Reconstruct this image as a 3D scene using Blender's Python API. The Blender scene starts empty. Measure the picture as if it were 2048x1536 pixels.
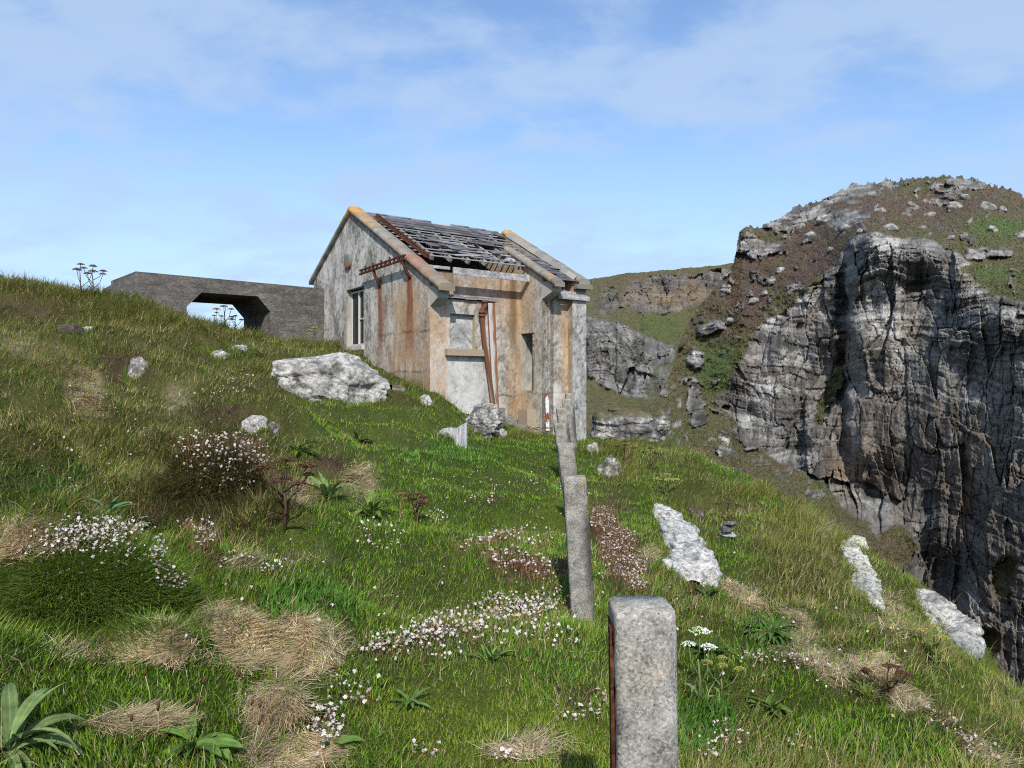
import bpy, bmesh, math, random
import numpy as np
random.seed(11)
rng = np.random.default_rng(11)
scene = bpy.context.scene
COL = scene.collection

# ------------------------------------------------------------------ noise
_perm = np.random.default_rng(5).permutation(256)
_perm = np.concatenate([_perm, _perm, _perm]).astype(np.int32)
_g = np.random.default_rng(6).normal(size=(256, 3))
_g = (_g / np.linalg.norm(_g, axis=1)[:, None]).astype(np.float32)

def perlin(x, y, z=None):
    x = np.asarray(x, np.float32); y = np.asarray(y, np.float32)
    z = np.zeros_like(x) + 0.37 if z is None else np.asarray(z, np.float32)
    x, y, z = np.broadcast_arrays(x, y, z)
    xi = np.floor(x); yi = np.floor(y); zi = np.floor(z)
    xf = x - xi; yf = y - yi; zf = z - zi
    xi = xi.astype(np.int32) & 255; yi = yi.astype(np.int32) & 255; zi = zi.astype(np.int32) & 255
    u = xf*xf*xf*(xf*(xf*6-15)+10); v = yf*yf*yf*(yf*(yf*6-15)+10); w = zf*zf*zf*(zf*(zf*6-15)+10)
    def gr(dx, dy, dz):
        h = _perm[_perm[_perm[xi+dx] + yi+dy] + zi+dz]
        g = _g[h]
        return g[..., 0]*(xf-dx) + g[..., 1]*(yf-dy) + g[..., 2]*(zf-dz)
    a = gr(0,0,0); a = a + u*(gr(1,0,0)-a)
    b = gr(0,1,0); b = b + u*(gr(1,1,0)-b)
    a = a + v*(b-a)
    c = gr(0,0,1); c = c + u*(gr(1,0,1)-c)
    d = gr(0,1,1); d = d + u*(gr(1,1,1)-d)
    c = c + v*(d-c)
    return (a + w*(c-a))*1.6            # about -1..1

def fbm(x, y, z=None, octv=4, gain=.5):
    z = np.zeros_like(np.asarray(x, np.float32)) + .37 if z is None else z
    s = 0; a = 1; t = 0
    for i in range(octv):
        f = 2.03**i
        s = s + a*perlin(np.asarray(x)*f+17.3*i, np.asarray(y)*f-9.1*i, np.asarray(z)*f+4.7*i)
        t += a; a *= gain
    return s/t

def ridged(x, y, z=None, octv=4):
    z = np.zeros_like(np.asarray(x, np.float32)) + .37 if z is None else z
    s = 0; a = 1; t = 0
    for i in range(octv):
        f = 2.07**i
        s = s + a*(1-2*np.abs(perlin(np.asarray(x)*f+7.3*i, np.asarray(y)*f-5.1*i, np.asarray(z)*f+2.7*i)))
        t += a; a *= .5
    return s/t

def _h2(i, j, k):
    n = (i.astype(np.int64)*374761393 + j.astype(np.int64)*668265263 + k*1274126177) & 0x7fffffff
    n = ((n ^ (n >> 13))*1103515245 + 12345) & 0x7fffffff
    n = ((n ^ (n >> 16))*69069 + 1) & 0x7fffffff
    return (n % 100003)/100003.0

def voronoi(x, y, seed=0):
    """F1, F2-F1 and a random number per cell"""
    x = np.asarray(x, np.float64); y = np.asarray(y, np.float64)
    xi = np.floor(x); yi = np.floor(y)
    f1 = np.full(x.shape, 9.); f2 = np.full(x.shape, 9.); cr = np.zeros(x.shape)
    for dx in (-1, 0, 1):
        for dy in (-1, 0, 1):
            ci = xi+dx; cj = yi+dy
            px = ci + _h2(ci, cj, seed*7+1); py = cj + _h2(ci, cj, seed*7+2)
            d = np.hypot(px-x, py-y)
            r = _h2(ci, cj, seed*7+3)
            closer = d < f1
            f2 = np.where(closer, f1, np.minimum(f2, d))
            cr = np.where(closer, r, cr)
            f1 = np.where(closer, d, f1)
    return f1, f2-f1, cr

def sm(a, b, x):
    t = np.clip((np.asarray(x)-a)/(b-a), 0, 1)
    return t*t*(3-2*t)

def lerp(a, b, t):
    return a + (b-a)*t

def cmix(c0, c1, t):
    """arrays of colours mixed by a mask"""
    c0 = np.asarray(c0, np.float32); c1 = np.asarray(c1, np.float32)
    t = np.asarray(t, np.float32)[..., None]
    return c0*(1-t) + c1*t

# ------------------------------------------------------------------ camera model (used to place things from measured sight lines)
FPX = 1500.0
PITCH = math.atan(7/1500)
_cp, _sp = math.cos(PITCH), math.sin(PITCH)

def W(px, py, d):
    cx = (np.asarray(px, float)-1024)/FPX; cy = (768-np.asarray(py, float))/FPX
    Y = _cp - cy*_sp; Z = _sp + cy*_cp
    return np.stack(np.broadcast_arrays(cx/Y*d, 1.0*np.asarray(d, float), Z/Y*d), -1)

def proj(P):
    x, y, z = P[..., 0], P[..., 1], P[..., 2]
    dep = y*_cp + z*_sp; up = z*_cp - y*_sp
    dep = np.where(np.abs(dep) < 1e-3, 1e-3, dep)
    return 1024 + FPX*x/dep, 768 - FPX*up/dep, dep

# ------------------------------------------------------------------ mesh helpers
def new_obj(name, me, mat, parent=None):
    o = bpy.data.objects.new(name, me)
    COL.objects.link(o)
    if mat is not None: me.materials.append(mat)
    if parent is not None: o.parent = parent
    return o

def mesh_np(name, verts, quads=None, tris=None, mat=None, parent=None, col=None, smooth=True, origin=None, extra=None):
    verts = np.asarray(verts, np.float32).reshape(-1, 3)
    if parent is not None:
        r = parent
        while r.parent is not None: r = r.parent
        verts = verts - np.array(r.location, np.float32)
    elif origin is not None:
        verts = verts - np.asarray(origin, np.float32)
    nq = 0 if quads is None else len(quads); nt = 0 if tris is None else len(tris)
    me = bpy.data.meshes.new(name)
    me.vertices.add(len(verts)); me.vertices.foreach_set('co', verts.ravel())
    loops = []
    if nq: loops.append(np.asarray(quads, np.int32).ravel())
    if nt: loops.append(np.asarray(tris, np.int32).ravel())
    loops = np.concatenate(loops)
    me.loops.add(len(loops)); me.loops.foreach_set('vertex_index', loops)
    st = np.concatenate([np.arange(nq)*4, nq*4 + np.arange(nt)*3]).astype(np.int32)
    me.polygons.add(nq+nt); me.polygons.foreach_set('loop_start', st)
    me.update(calc_edges=True)
    if smooth: me.polygons.foreach_set('use_smooth', np.ones(nq+nt, bool))
    if col is not None:
        a = me.attributes.new('col', 'FLOAT_COLOR', 'POINT')
        c4 = np.ones((len(verts), 4), np.float32); c4[:, :3] = np.clip(np.asarray(col, np.float32).reshape(-1, 3), 0, 1.5)
        a.data.foreach_set('color', c4.ravel())
    o = new_obj(name, me, mat, parent)
    if parent is None and origin is not None: o.location = [float(v) for v in origin]
    return o

def grid_quads(nr, nc, off=0):
    i = np.arange(nr-1)[:, None]*nc + np.arange(nc-1)[None, :]
    return (np.stack([i, i+1, i+nc+1, i+nc], -1).reshape(-1, 4) + off)

class MB:
    """collects shapes of one part"""
    def __init__(s): s.v = []; s.q = []; s.t = []; s.c = []; s.n = 0
    def add(s, v, q=None, t=None, c=(.5, .5, .5)):
        v = np.asarray(v, np.float32).reshape(-1, 3)
        if q is not None and len(q): s.q.append(np.asarray(q, np.int32).reshape(-1, 4)+s.n)
        if t is not None and len(t): s.t.append(np.asarray(t, np.int32).reshape(-1, 3)+s.n)
        c = np.asarray(c, np.float32)
        s.c.append(np.broadcast_to(c, (len(v), 3)) if c.ndim == 1 else c.reshape(-1, 3))
        s.v.append(v); s.n += len(v); return s
    def box8(s, p, c=(.5, .5, .5)):
        """8 corners: bottom 0-3, top 4-7; corners not shared, so edges stay sharp"""
        p = np.asarray(p, float)
        for f in ((0, 3, 2, 1), (4, 5, 6, 7), (0, 1, 5, 4), (1, 2, 6, 5), (2, 3, 7, 6), (3, 0, 4, 7)):
            s.add(p[list(f)], [(0, 1, 2, 3)], c=c)
        return s
    def bar(s, a, b, wd, th, up=(0, 0, 1), c=(.5, .5, .5)):
        a = np.asarray(a, float); b = np.asarray(b, float); d = b-a; d /= np.linalg.norm(d)
        up = np.asarray(up, float); sd = np.cross(d, up); sd /= max(np.linalg.norm(sd), 1e-6); u2 = np.cross(sd, d)
        o = [(-1, -1), (1, -1), (1, 1), (-1, 1)]
        p = [a+sd*x*wd/2+u2*y*th/2 for x, y in o] + [b+sd*x*wd/2+u2*y*th/2 for x, y in o]
        return s.box8(p, c)
    def tube(s, pts, rad, n=8, c=(.5, .5, .5), cap=True):
        pts = np.asarray(pts, float); m = len(pts); rad = np.broadcast_to(np.asarray(rad, float), (m,))
        tg = np.gradient(pts, axis=0); tg /= np.linalg.norm(tg, axis=1)[:, None]+1e-9
        ref = np.array([0, 0, 1.]) if abs(tg[0, 2]) < .9 else np.array([1., 0, 0])
        v = []
        for i in range(m):
            sd = np.cross(tg[i], ref); sd /= np.linalg.norm(sd)+1e-9; u = np.cross(sd, tg[i])
            a = np.arange(n)/n*2*math.pi
            v.append(pts[i] + rad[i]*(np.cos(a)[:, None]*sd + np.sin(a)[:, None]*u))
        v = np.concatenate(v)
        i = np.arange(m-1)[:, None]*n; j = np.arange(n)[None, :]; j2 = (j+1) % n
        q = np.stack([i+j, i+j2, i+n+j2, i+n+j], -1).reshape(-1, 4)
        t = []
        if cap:
            v = np.concatenate([v, pts[:1], pts[-1:]]); k = m*n
            for a in range(n):
                t.append((k, (a+1) % n, a)); t.append((k+1, (m-1)*n+a, (m-1)*n+(a+1) % n))
        return s.add(v, q, t, c)
    def build(s, name, mat, parent=None, smooth=False, origin=None):
        return mesh_np(name, np.concatenate(s.v), np.concatenate(s.q) if s.q else None, np.concatenate(s.t) if s.t else None,
                       mat, parent, np.concatenate(s.c), smooth, origin)

def tag(o, label=None, cat=None, group=None, kind=None):
    if label: o['label'] = label
    if cat: o['category'] = cat
    if group: o['group'] = group
    if kind: o['kind'] = kind
    return o

def empty(name, loc, label, cat, group=None):
    o = bpy.data.objects.new(name, None); COL.objects.link(o)
    o.location = [float(v) for v in loc]; o.empty_display_size = .2
    return tag(o, label, cat, group)

# ------------------------------------------------------------------ materials
def _nt(name):
    m = bpy.data.materials.new(name); m.use_nodes = True
    nt = m.node_tree; nt.nodes.clear()
    out = nt.nodes.new('ShaderNodeOutputMaterial')
    return m, nt, out

def vcol_mat(name, rough=.9, nscale=40, namt=.25, bscale=60, bstr=.3, bdist=.02, trans=0.0, spec=.25, nscale2=None):
    m, nt, out = _nt(name); N = nt.nodes.new; L = nt.links.new
    at = N('ShaderNodeAttribute'); at.attribute_name = 'col'
    geo = N('ShaderNodeNewGeometry')
    b = N('ShaderNodeBsdfPrincipled'); b.inputs['Roughness'].default_value = rough
    b.inputs['Specular IOR Level'].default_value = spec
    src = at.outputs['Color']
    if namt > 0:
        no = N('ShaderNodeTexNoise'); no.inputs['Scale'].default_value = nscale; no.inputs['Detail'].default_value = 5
        no.inputs['Roughness'].default_value = .65
        L(geo.outputs['Position'], no.inputs['Vector'])
        mr = N('ShaderNodeMapRange'); mr.inputs[1].default_value = .25; mr.inputs[2].default_value = .75
        mr.inputs[3].default_value = 1-namt*1.3; mr.inputs[4].default_value = 1+namt*1.3
        L(no.outputs['Fac'], mr.inputs[0])
        mx = N('ShaderNodeVectorMath'); mx.operation = 'SCALE'
        L(src, mx.inputs[0]); L(mr.outputs[0], mx.inputs['Scale'])
        src = mx.outputs[0]
    L(src, b.inputs['Base Color'])
    if bstr > 0:
        n2 = N('ShaderNodeTexNoise'); n2.inputs['Scale'].default_value = bscale; n2.inputs['Detail'].default_value = 6
        n2.inputs['Roughness'].default_value = .7
        L(geo.outputs['Position'], n2.inputs['Vector'])
        bp = N('ShaderNodeBump'); bp.inputs['Strength'].default_value = bstr; bp.inputs['Distance'].default_value = bdist
        L(n2.outputs['Fac'], bp.inputs['Height']); L(bp.outputs['Normal'], b.inputs['Normal'])
    fin = b.outputs[0]
    if trans > 0:
        tr = N('ShaderNodeBsdfTranslucent'); L(src, tr.inputs['Color'])
        mix = N('ShaderNodeMixShader'); mix.inputs[0].default_value = trans
        L(b.outputs[0], mix.inputs[1]); L(tr.outputs[0], mix.inputs[2]); fin = mix.outputs[0]
    L(fin, out.inputs['Surface'])
    return m

def speck_mat(name, c_dark, c_mid, c_light, scale=90, big=6, rough=.9, bstr=.5, bdist=.006, stretch=(1, 1, 1), dots=0.25, tint=False, lines=0., pits=0.):
    """aggregate concrete / rust / weathered stone: voronoi speckle over cloudy noise"""
    m, nt, out = _nt(name); N = nt.nodes.new; L = nt.links.new
    tc = N('ShaderNodeTexCoord'); mp = N('ShaderNodeMapping'); mp.inputs['Scale'].default_value = stretch
    L(tc.outputs['Object'], mp.inputs['Vector'])
    vo = N('ShaderNodeTexVoronoi'); vo.inputs['Scale'].default_value = scale
    L(mp.outputs[0], vo.inputs['Vector'])
    n1 = N('ShaderNodeTexNoise'); n1.inputs['Scale'].default_value = big; n1.inputs['Detail'].default_value = 8; n1.inputs['Roughness'].default_value = .7
    L(mp.outputs[0], n1.inputs['Vector'])
    n2 = N('ShaderNodeTexNoise'); n2.inputs['Scale'].default_value = scale*.8; n2.inputs['Detail'].default_value = 4
    L(mp.outputs[0], n2.inputs['Vector'])
    sep = N('ShaderNodeSeparateColor'); L(vo.outputs['Color'], sep.inputs[0])
    add = N('ShaderNodeMath'); add.operation = 'MULTIPLY_ADD'; add.inputs[1].default_value = dots; L(sep.outputs[0], add.inputs[0]); L(n1.outputs['Fac'], add.inputs[2])
    add2 = N('ShaderNodeMath'); add2.operation = 'MULTIPLY_ADD'; add2.inputs[1].default_value = .35; L(n2.outputs['Fac'], add2.inputs[0]); L(add.outputs[0], add2.inputs[2])
    cr = N('ShaderNodeValToRGB'); e = cr.color_ramp.elements
    off = .5 + dots*.5 + .175
    e[0].position = max(off-.24, 0); e[0].color = (*c_dark, 1)
    e[1].position = min(off+.24, 1); e[1].color = (*c_light, 1)
    k = cr.color_ramp.elements.new(off); k.color = (*c_mid, 1)
    cl = N('ShaderNodeClamp'); L(add2.outputs[0], cl.inputs[0]); L(cl.outputs[0], cr.inputs[0])
    b = N('ShaderNodeBsdfPrincipled'); b.inputs['Roughness'].default_value = rough; b.inputs['Specular IOR Level'].default_value = .2
    src = cr.outputs[0]
    if lines > 0:      # shutter-board marks
        sp_ = N('ShaderNodeSeparateXYZ'); L(tc.outputs['Object'], sp_.inputs[0])
        nn = N('ShaderNodeTexNoise'); nn.inputs['Scale'].default_value = 1.3; L(tc.outputs['Object'], nn.inputs['Vector'])
        a_ = N('ShaderNodeMath'); a_.operation = 'MULTIPLY_ADD'; a_.inputs[1].default_value = .05; L(nn.outputs['Fac'], a_.inputs[0]); L(sp_.outputs[2], a_.inputs[2])
        d_ = N('ShaderNodeMath'); d_.operation = 'DIVIDE'; d_.inputs[1].default_value = .21; L(a_.outputs[0], d_.inputs[0])
        f_ = N('ShaderNodeMath'); f_.operation = 'FRACT'; L(d_.outputs[0], f_.inputs[0])
        r_ = N('ShaderNodeMapRange'); r_.inputs[1].default_value = .0; r_.inputs[2].default_value = .12; r_.inputs[3].default_value = 1-lines; r_.inputs[4].default_value = 1; L(f_.outputs[0], r_.inputs[0])
        n5 = N('ShaderNodeTexNoise'); n5.inputs['Scale'].default_value = .9; n5.inputs['Detail'].default_value = 6; L(tc.outputs['Object'], n5.inputs['Vector'])
        r5 = N('ShaderNodeMapRange'); r5.inputs[1].default_value = .3; r5.inputs[2].default_value = .7; r5.inputs[3].default_value = .7; r5.inputs[4].default_value = 1.25; L(n5.outputs['Fac'], r5.inputs[0])
        m5 = N('ShaderNodeMath'); m5.operation = 'MULTIPLY'; L(r_.outputs[0], m5.inputs[0]); L(r5.outputs[0], m5.inputs[1])
        vl = N('ShaderNodeVectorMath'); vl.operation = 'SCALE'; L(src, vl.inputs[0]); L(m5.outputs[0], vl.inputs['Scale']); src = vl.outputs[0]
    if pits > 0:
        vp = N('ShaderNodeTexVoronoi'); vp.inputs['Scale'].default_value = 75; L(mp.outputs[0], vp.inputs['Vector'])
        rp = N('ShaderNodeMapRange'); rp.inputs[1].default_value = .10; rp.inputs[2].default_value = .22; rp.inputs[3].default_value = 1-pits; rp.inputs[4].default_value = 1; L(vp.outputs['Distance'], rp.inputs[0])
        vq = N('ShaderNodeVectorMath'); vq.operation = 'SCALE'; L(src, vq.inputs[0]); L(rp.outputs[0], vq.inputs['Scale']); src = vq.outputs[0]
    if tint:
        at = N('ShaderNodeAttribute'); at.attribute_name = 'col'; vm = N('ShaderNodeVectorMath'); vm.operation = 'MULTIPLY'
        L(src, vm.inputs[0]); L(at.outputs['Color'], vm.inputs[1]); src = vm.outputs[0]
    L(src, b.inputs['Base Color'])
    bp = N('ShaderNodeBump'); bp.inputs['Strength'].default_value = bstr; bp.inputs['Distance'].default_value = bdist
    L(add2.outputs[0], bp.inputs['Height']); L(bp.outputs[0], b.inputs['Normal'])
    L(b.outputs[0], out.inputs['Surface'])
    return m

M_GROUND = vcol_mat('turf_soil', .95, 95, .55, 80, 1.0, .03, spec=.05)
M_BLADE = vcol_mat('grass_blade', .75, 3, .12, 1, 0, trans=.3, spec=.1)
M_LEAF = vcol_mat('leaf', .6, 30, .3, 60, .4, .006, trans=.25, spec=.2)
M_PETAL = vcol_mat('petal', .7, 50, .05, 1, 0, trans=.25)
M_STEM = vcol_mat('stem', .7, 60, .2, 1, 0)
M_ROCK = vcol_mat('lichen_rock', .9, 38, .45, 30, .9, .025)
M_CLIFF = vcol_mat('cliff_rock', .92, 5, .45, 3.2, .7, .22)
M_WALL = vcol_mat('stained_render', .92, 55, .22, 70, .5, .008)
M_WOOD = vcol_mat('weathered_wood', .85, 40, .25, 60, .5, .004)
M_SLATE = vcol_mat('slate', .6, 14, .22, 30, .4, .006, spec=.4)
M_PLAIN = vcol_mat('painted', .75, 45, .12, 60, .3, .003)
M_RUST = speck_mat('rust', (.024, .010, .007), (.062, .022, .011), (.125, .043, .019), 70, 7, bstr=.7)
M_POST = speck_mat('aggregate_concrete', (.10, .094, .082), (.30, .285, .25), (.48, .46, .42), 170, 12, bstr=1.0, bdist=.006, dots=.23, tint=True, pits=.6)
M_BUNK = speck_mat('dark_concrete', (.058, .054, .049), (.098, .091, .082), (.18, .17, .152), 34, 4, bstr=.6, bdist=.014, stretch=(1, 1, 2.2), dots=.26, lines=.3)
M_COPE = speck_mat('coping_concrete', (.055, .050, .042), (.16, .148, .122), (.30, .28, .235), 40, 3.5, bstr=.8, bdist=.012, dots=.3)
M_BLOCK = speck_mat('block_concrete', (.07, .065, .058), (.19, .18, .16), (.33, .31, .28), 50, 5, bstr=.8, bdist=.008)

def glass_mat():
    m, nt, out = _nt('dark_glass'); N = nt.nodes.new
    b = N('ShaderNodeBsdfPrincipled'); b.inputs['Base Color'].default_value = (.01, .011, .012, 1)
    no = N('ShaderNodeTexNoise'); no.inputs['Scale'].default_value = 9
    mr = N('ShaderNodeMapRange'); mr.inputs[3].default_value = .12; mr.inputs[4].default_value = .4
    nt.links.new(no.outputs['Fac'], mr.inputs[0]); nt.links.new(mr.outputs[0], b.inputs['Roughness'])
    b.inputs['Specular IOR Level'].default_value = .2
    nt.links.new(b.outputs[0], out.inputs['Surface'])
    return m
M_GLASS = glass_mat()
# ------------------------------------------------------------------ lie of the near ground: measured spot heights -> thin plate surface
D0 = 13.5
UX = np.array([.817, .576, 0]); VX = np.array([.576, -.817, 0])
A0 = np.array([-.1093*D0, D0, 0])
def H(t, w, z):
    t, w, z = np.broadcast_arrays(np.asarray(t, float), np.asarray(w, float), np.asarray(z, float))
    return A0 + t[..., None]*UX + w[..., None]*VX + z[..., None]*np.array([0, 0, 1.])

_sp_px = [  # px, py, distance
 (1024,1536,2.7),(700,1536,2.6),(350,1536,2.35),(0,1536,2.0),(0,1300,2.6),(1350,1536,2.75),(1700,1536,2.95),(2048,1536,3.3),
 (1165,1232,4.3),(850,1350,3.5),(600,1300,3.3),(230,1290,2.95),(20,1080,3.7),(0,900,5.2),(0,760,7.2),(0,650,10.2),(0,557,14),
 (300,1070,4.1),(450,1040,4.5),(700,1000,6.0),(830,1045,5.6),(1000,1100,5.5),(1000,950,8.6),(1130,1050,6.7),
 (640,805,10.8),(560,740,11.6),(760,795,11.6),(540,690,14),(300,620,13.8),(180,590,15.3),(250,800,8.2),(450,780,9.3),
 (850,830,11.6),(1000,872,12.8),(1110,866,14.6),(1172,905,15.9),(370,652,15.9),(540,676,17),(648,692,17.6),(700,699,16.3),
 (775,747,14.8),(858,782,13.4),(990,850,14.2),(1040,856,16),
 (1300,1000,9),(1350,1180,5.3),(1400,1050,8),(1500,1250,5.1),(1600,1100,7.7),(1450,1400,3.7),(1700,1300,4.7),
 (1300,905,20),(1400,937,17),(1500,968,14.5),(1600,1018,12),(1700,1075,10),(1760,1122,9),(1850,1190,7.8),(1930,1310,6.3),(2048,1400,5.2)]
_pts = [W(*p) for p in _sp_px]
for p in _sp_px[-9:]:                     # beyond the brow the slope tips over towards the gully
    q = W(*p); _pts += [q+np.array([1.3, .2, -1.5]), q+np.array([3.6, .5, -6.2]), q+np.array([7.5, 1, -14])]
_pts += [np.array(p, float) for p in [(0,0,-1.56),(-1.2,0.3,-1.15),(1.5,.3,-1.75),(0,-3,-1.65),(-4,-2,-.3),(-4,1,-.2),(4,-2,-3.3),(3.6,1.5,-2.55),(-9,2,1.2),
   (-14,6,2.0),(-14,14,2.15),(-13,20,1.5),(-12,28,-1),(-20,10,1.2),(-22,24,-2),(-7.6,19.5,1.42),(-6.6,21.5,.9),(-6.5,26,-1),(-6,34,-5),
   (-2.2,18,.4),(-2,22,.0),(-1,27,-2.5),(1,19,-1.5),(3.4,24,-3.2),(4,30,-6.5),(0,34,-7),(2,40,-11),(-8,42,-10),(9,-2,-10),(8,3,-9),(15,10,-24),(14,0,-22),(15,25,-24),(12,38,-22)]]
_pts = np.array(_pts)

def tps_fit(xy, z, lam=.02):
    n = len(xy); r = np.linalg.norm(xy[:, None]-xy[None], axis=2)
    K = np.where(r > 0, r*r*np.log(r+1e-9), 0) + lam*np.eye(n)
    Pm = np.c_[np.ones(n), xy]
    A = np.zeros((n+3, n+3)); A[:n, :n] = K; A[:n, n:] = Pm; A[n:, :n] = Pm.T
    return np.linalg.solve(A, np.r_[z, 0, 0, 0])
def tps_eval(c, xy, q):
    out = np.empty(len(q)); n = len(xy)
    for s in range(0, len(q), 20000):
        b = q[s:s+20000]
        r2 = (b[:, None, 0]-xy[None, :, 0])**2 + (b[:, None, 1]-xy[None, :, 1])**2
        out[s:s+20000] = (.5*r2*np.log(r2+1e-12))@c[:n] + c[n] + b@c[n+1:]
    return out
_tc = tps_fit(_pts[:, :2], _pts[:, 2])

# named mounds and hollows: (px, py, dist, rx, ry, height)
_mounds = [(640,1290,3.3,.22,.2,.10),(330,1310,3.0,.22,.14,.07),(1030,1130,5.2,.9,.35,.10),
 (950,1300,3.9,.9,.25,.10),(1080,1470,2.9,.5,.35,.05),(800,1230,4.2,.5,.4,-.10),(290,1025,4.3,.15,.13,-.22),(655,930,7.0,.30,.14,-.24),(90,952,5.0,.3,.1,-.14),(255,748,9.2,.3,.14,-.2),(450,835,7.6,.35,.12,-.18),
 (250,740,9.5,.5,.3,.12),(480,840,7.5,.5,.3,.14),(330,660,12.5,.9,.5,.15),(700,690,15.5,.6,.3,.05),(1230,930,12,.4,.5,.18),(1330,1010,8.6,.3,.5,.1),
 (1740,1380,4.4,.5,.5,.16),(1500,1150,6.3,.4,.6,.1),(1650,1200,6,.4,.6,.12),(1850,1480,3.5,.5,.4,.1),(90,940,4.7,.4,.2,.1),
 (560,1150,4.6,.35,.2,.1),(60,700,8.7,.8,.4,.18),(400,610,15,.8,.5,.12)]
_domes = [(1080,1065,5.7,.55,.30,.13),(1010,1190,4.8,.55,.28,.11),(900,1360,3.6,.45,.22,.08),(1330,1290,4.4,.4,.25,.10),(1560,1400,4.0,.5,.3,.10),(900,1010,7.2,.6,.3,.10),(185,1190,3.4,.44,.36,.30),(440,985,5.0,.36,.30,.36),(60,960,5.0,.45,.3,.2),(330,930,6.2,.5,.35,.25),(560,830,8.6,.55,.4,.24),(150,850,6.8,.6,.4,.22),(360,760,9.4,.7,.4,.22),(520,700,13.5,.6,.4,.2),(780,880,9.5,.7,.4,.18),(620,1160,4.7,.3,.22,.12),
  (560,1280,3.4,.2,.16,.10),(330,1300,3.1,.2,.12,.09),(440,1270,3.3,.14,.14,.08),(560,1410,2.9,.16,.12,.08),(1480,1270,4.9,.4,.3,.10),(1640,1270,5.3,.4,.3,.12),(1850,1400,4.5,.4,.3,.14),(1450,1020,9.5,.7,.5,.2),(1330,920,15,1.2,.8,.2),(60,620,12,1.2,.6,.25),(260,640,13,1,.6,.22)]
def _ground(x, y):
    x = np.asarray(x, float); y = np.asarray(y, float); sh = x.shape
    z = tps_eval(_tc, _pts[:, :2], np.c_[x.ravel(), y.ravel()]).reshape(sh)
    for (mx, my, d, rx, ry, h) in _mounds:
        c = W(mx, my, d)
        z = z + h*np.exp(-(((x-c[0])/rx)**2 + ((y-c[1])/ry)**2)**1.3)
    for (mx, my, d, rx, ry, h) in _domes:
        c = W(mx, my, d); wob = 1+.45*fbm(x*2.7, y*2.7, octv=3)
        e = (((x-c[0])/rx)**2 + ((y-c[1])/ry)**2)*wob
        z = z + h*np.clip(1-e**1.2, 0, 1)**.75
    f1, e1, r1 = voronoi(x*1.55+.35*perlin(x*2, y*2), y*1.55+.35*perlin(x*2+9, y*2), 21)
    z = z + .10*(.25+r1)*np.clip(1-(f1/.62)**2, 0, 1)*sm(-.15, .25, fbm(x*.5+40, y*.5, octv=2))*sm(2.2, 4, np.hypot(x, y))*sm(14, 10, y)
    far = sm(3, 9, np.hypot(x, y)); lf = sm(-.3, -2.2, x)
    z = z + .10*fbm(x*.55, y*.55, octv=2)*(.3+.7*far) + (.055+.05*lf)*fbm(x*1.9+3, y*1.9, octv=2)*(.5+.5*far)
    tus = np.maximum(fbm(x*3.1+9, y*3.1, octv=2), -.3)
    z = z + (.085+.06*lf)*tus*(.5+.5*far) + .028*fbm(x*6.5+1, y*6.5, octv=2) - .05
    return z
GX0, GX1, GY0, GY1, GS = -26., 17., -5., 44., .05
_gx = np.arange(GX0, GX1, GS); _gy = np.arange(GY0, GY1, GS)
_XX, _YY = np.meshgrid(_gx, _gy)
# coarse thin-plate (0.2 m) refined bilinearly, then bumps at full resolution
GZ = _ground(_XX, _YY).astype(np.float32)
# level a pad hard against the building walls so the turf does not rise through them
def gh(x, y):
    fx = np.clip((np.asarray(x, float)-GX0)/GS, 0, len(_gx)-1.001); fy = np.clip((np.asarray(y, float)-GY0)/GS, 0, len(_gy)-1.001)
    i = fx.astype(int); j = fy.astype(int); a = fx-i; b = fy-j
    return (GZ[j, i]*(1-a)+GZ[j, i+1]*a)*(1-b) + (GZ[j+1, i]*(1-a)+GZ[j+1, i+1]*a)*b

_ds = 1.1*np.power(42/1.1, np.linspace(0, 1, 900))
def cast(px, py):
    """where a sight line meets the near ground (nan if it misses)"""
    px = np.atleast_1d(np.asarray(px, float)); py = np.atleast_1d(np.asarray(py, float))
    out = np.full((len(px), 3), np.nan)
    for s in range(0, len(px), 1500):
        P = W(px[s:s+1500, None], py[s:s+1500, None], _ds[None, :])
        below = P[..., 2] < gh(P[..., 0], P[..., 1])
        hit = below.any(1); k = below.argmax(1)
        r = P[np.arange(len(k)), k]; r[:, 2] = gh(r[:, 0], r[:, 1])
        r[~hit] = np.nan
        out[s:s+1500] = r
    return out
def cast1(px, py):
    r = cast([px], [py])[0]
    k = 0
    while np.isnan(r[0]) and k < 60:
        k += 1; r = cast([px], [py+2*k])[0]
    return r
def gnormal(x, y, e=.12):
    nx = (gh(x-e, y)-gh(x+e, y))/(2*e); ny = (gh(x, y-e)-gh(x, y+e))/(2*e)
    n = np.stack([nx, ny, np.ones_like(nx)], -1)
    return n/np.linalg.norm(n, axis=-1, keepdims=True)

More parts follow.
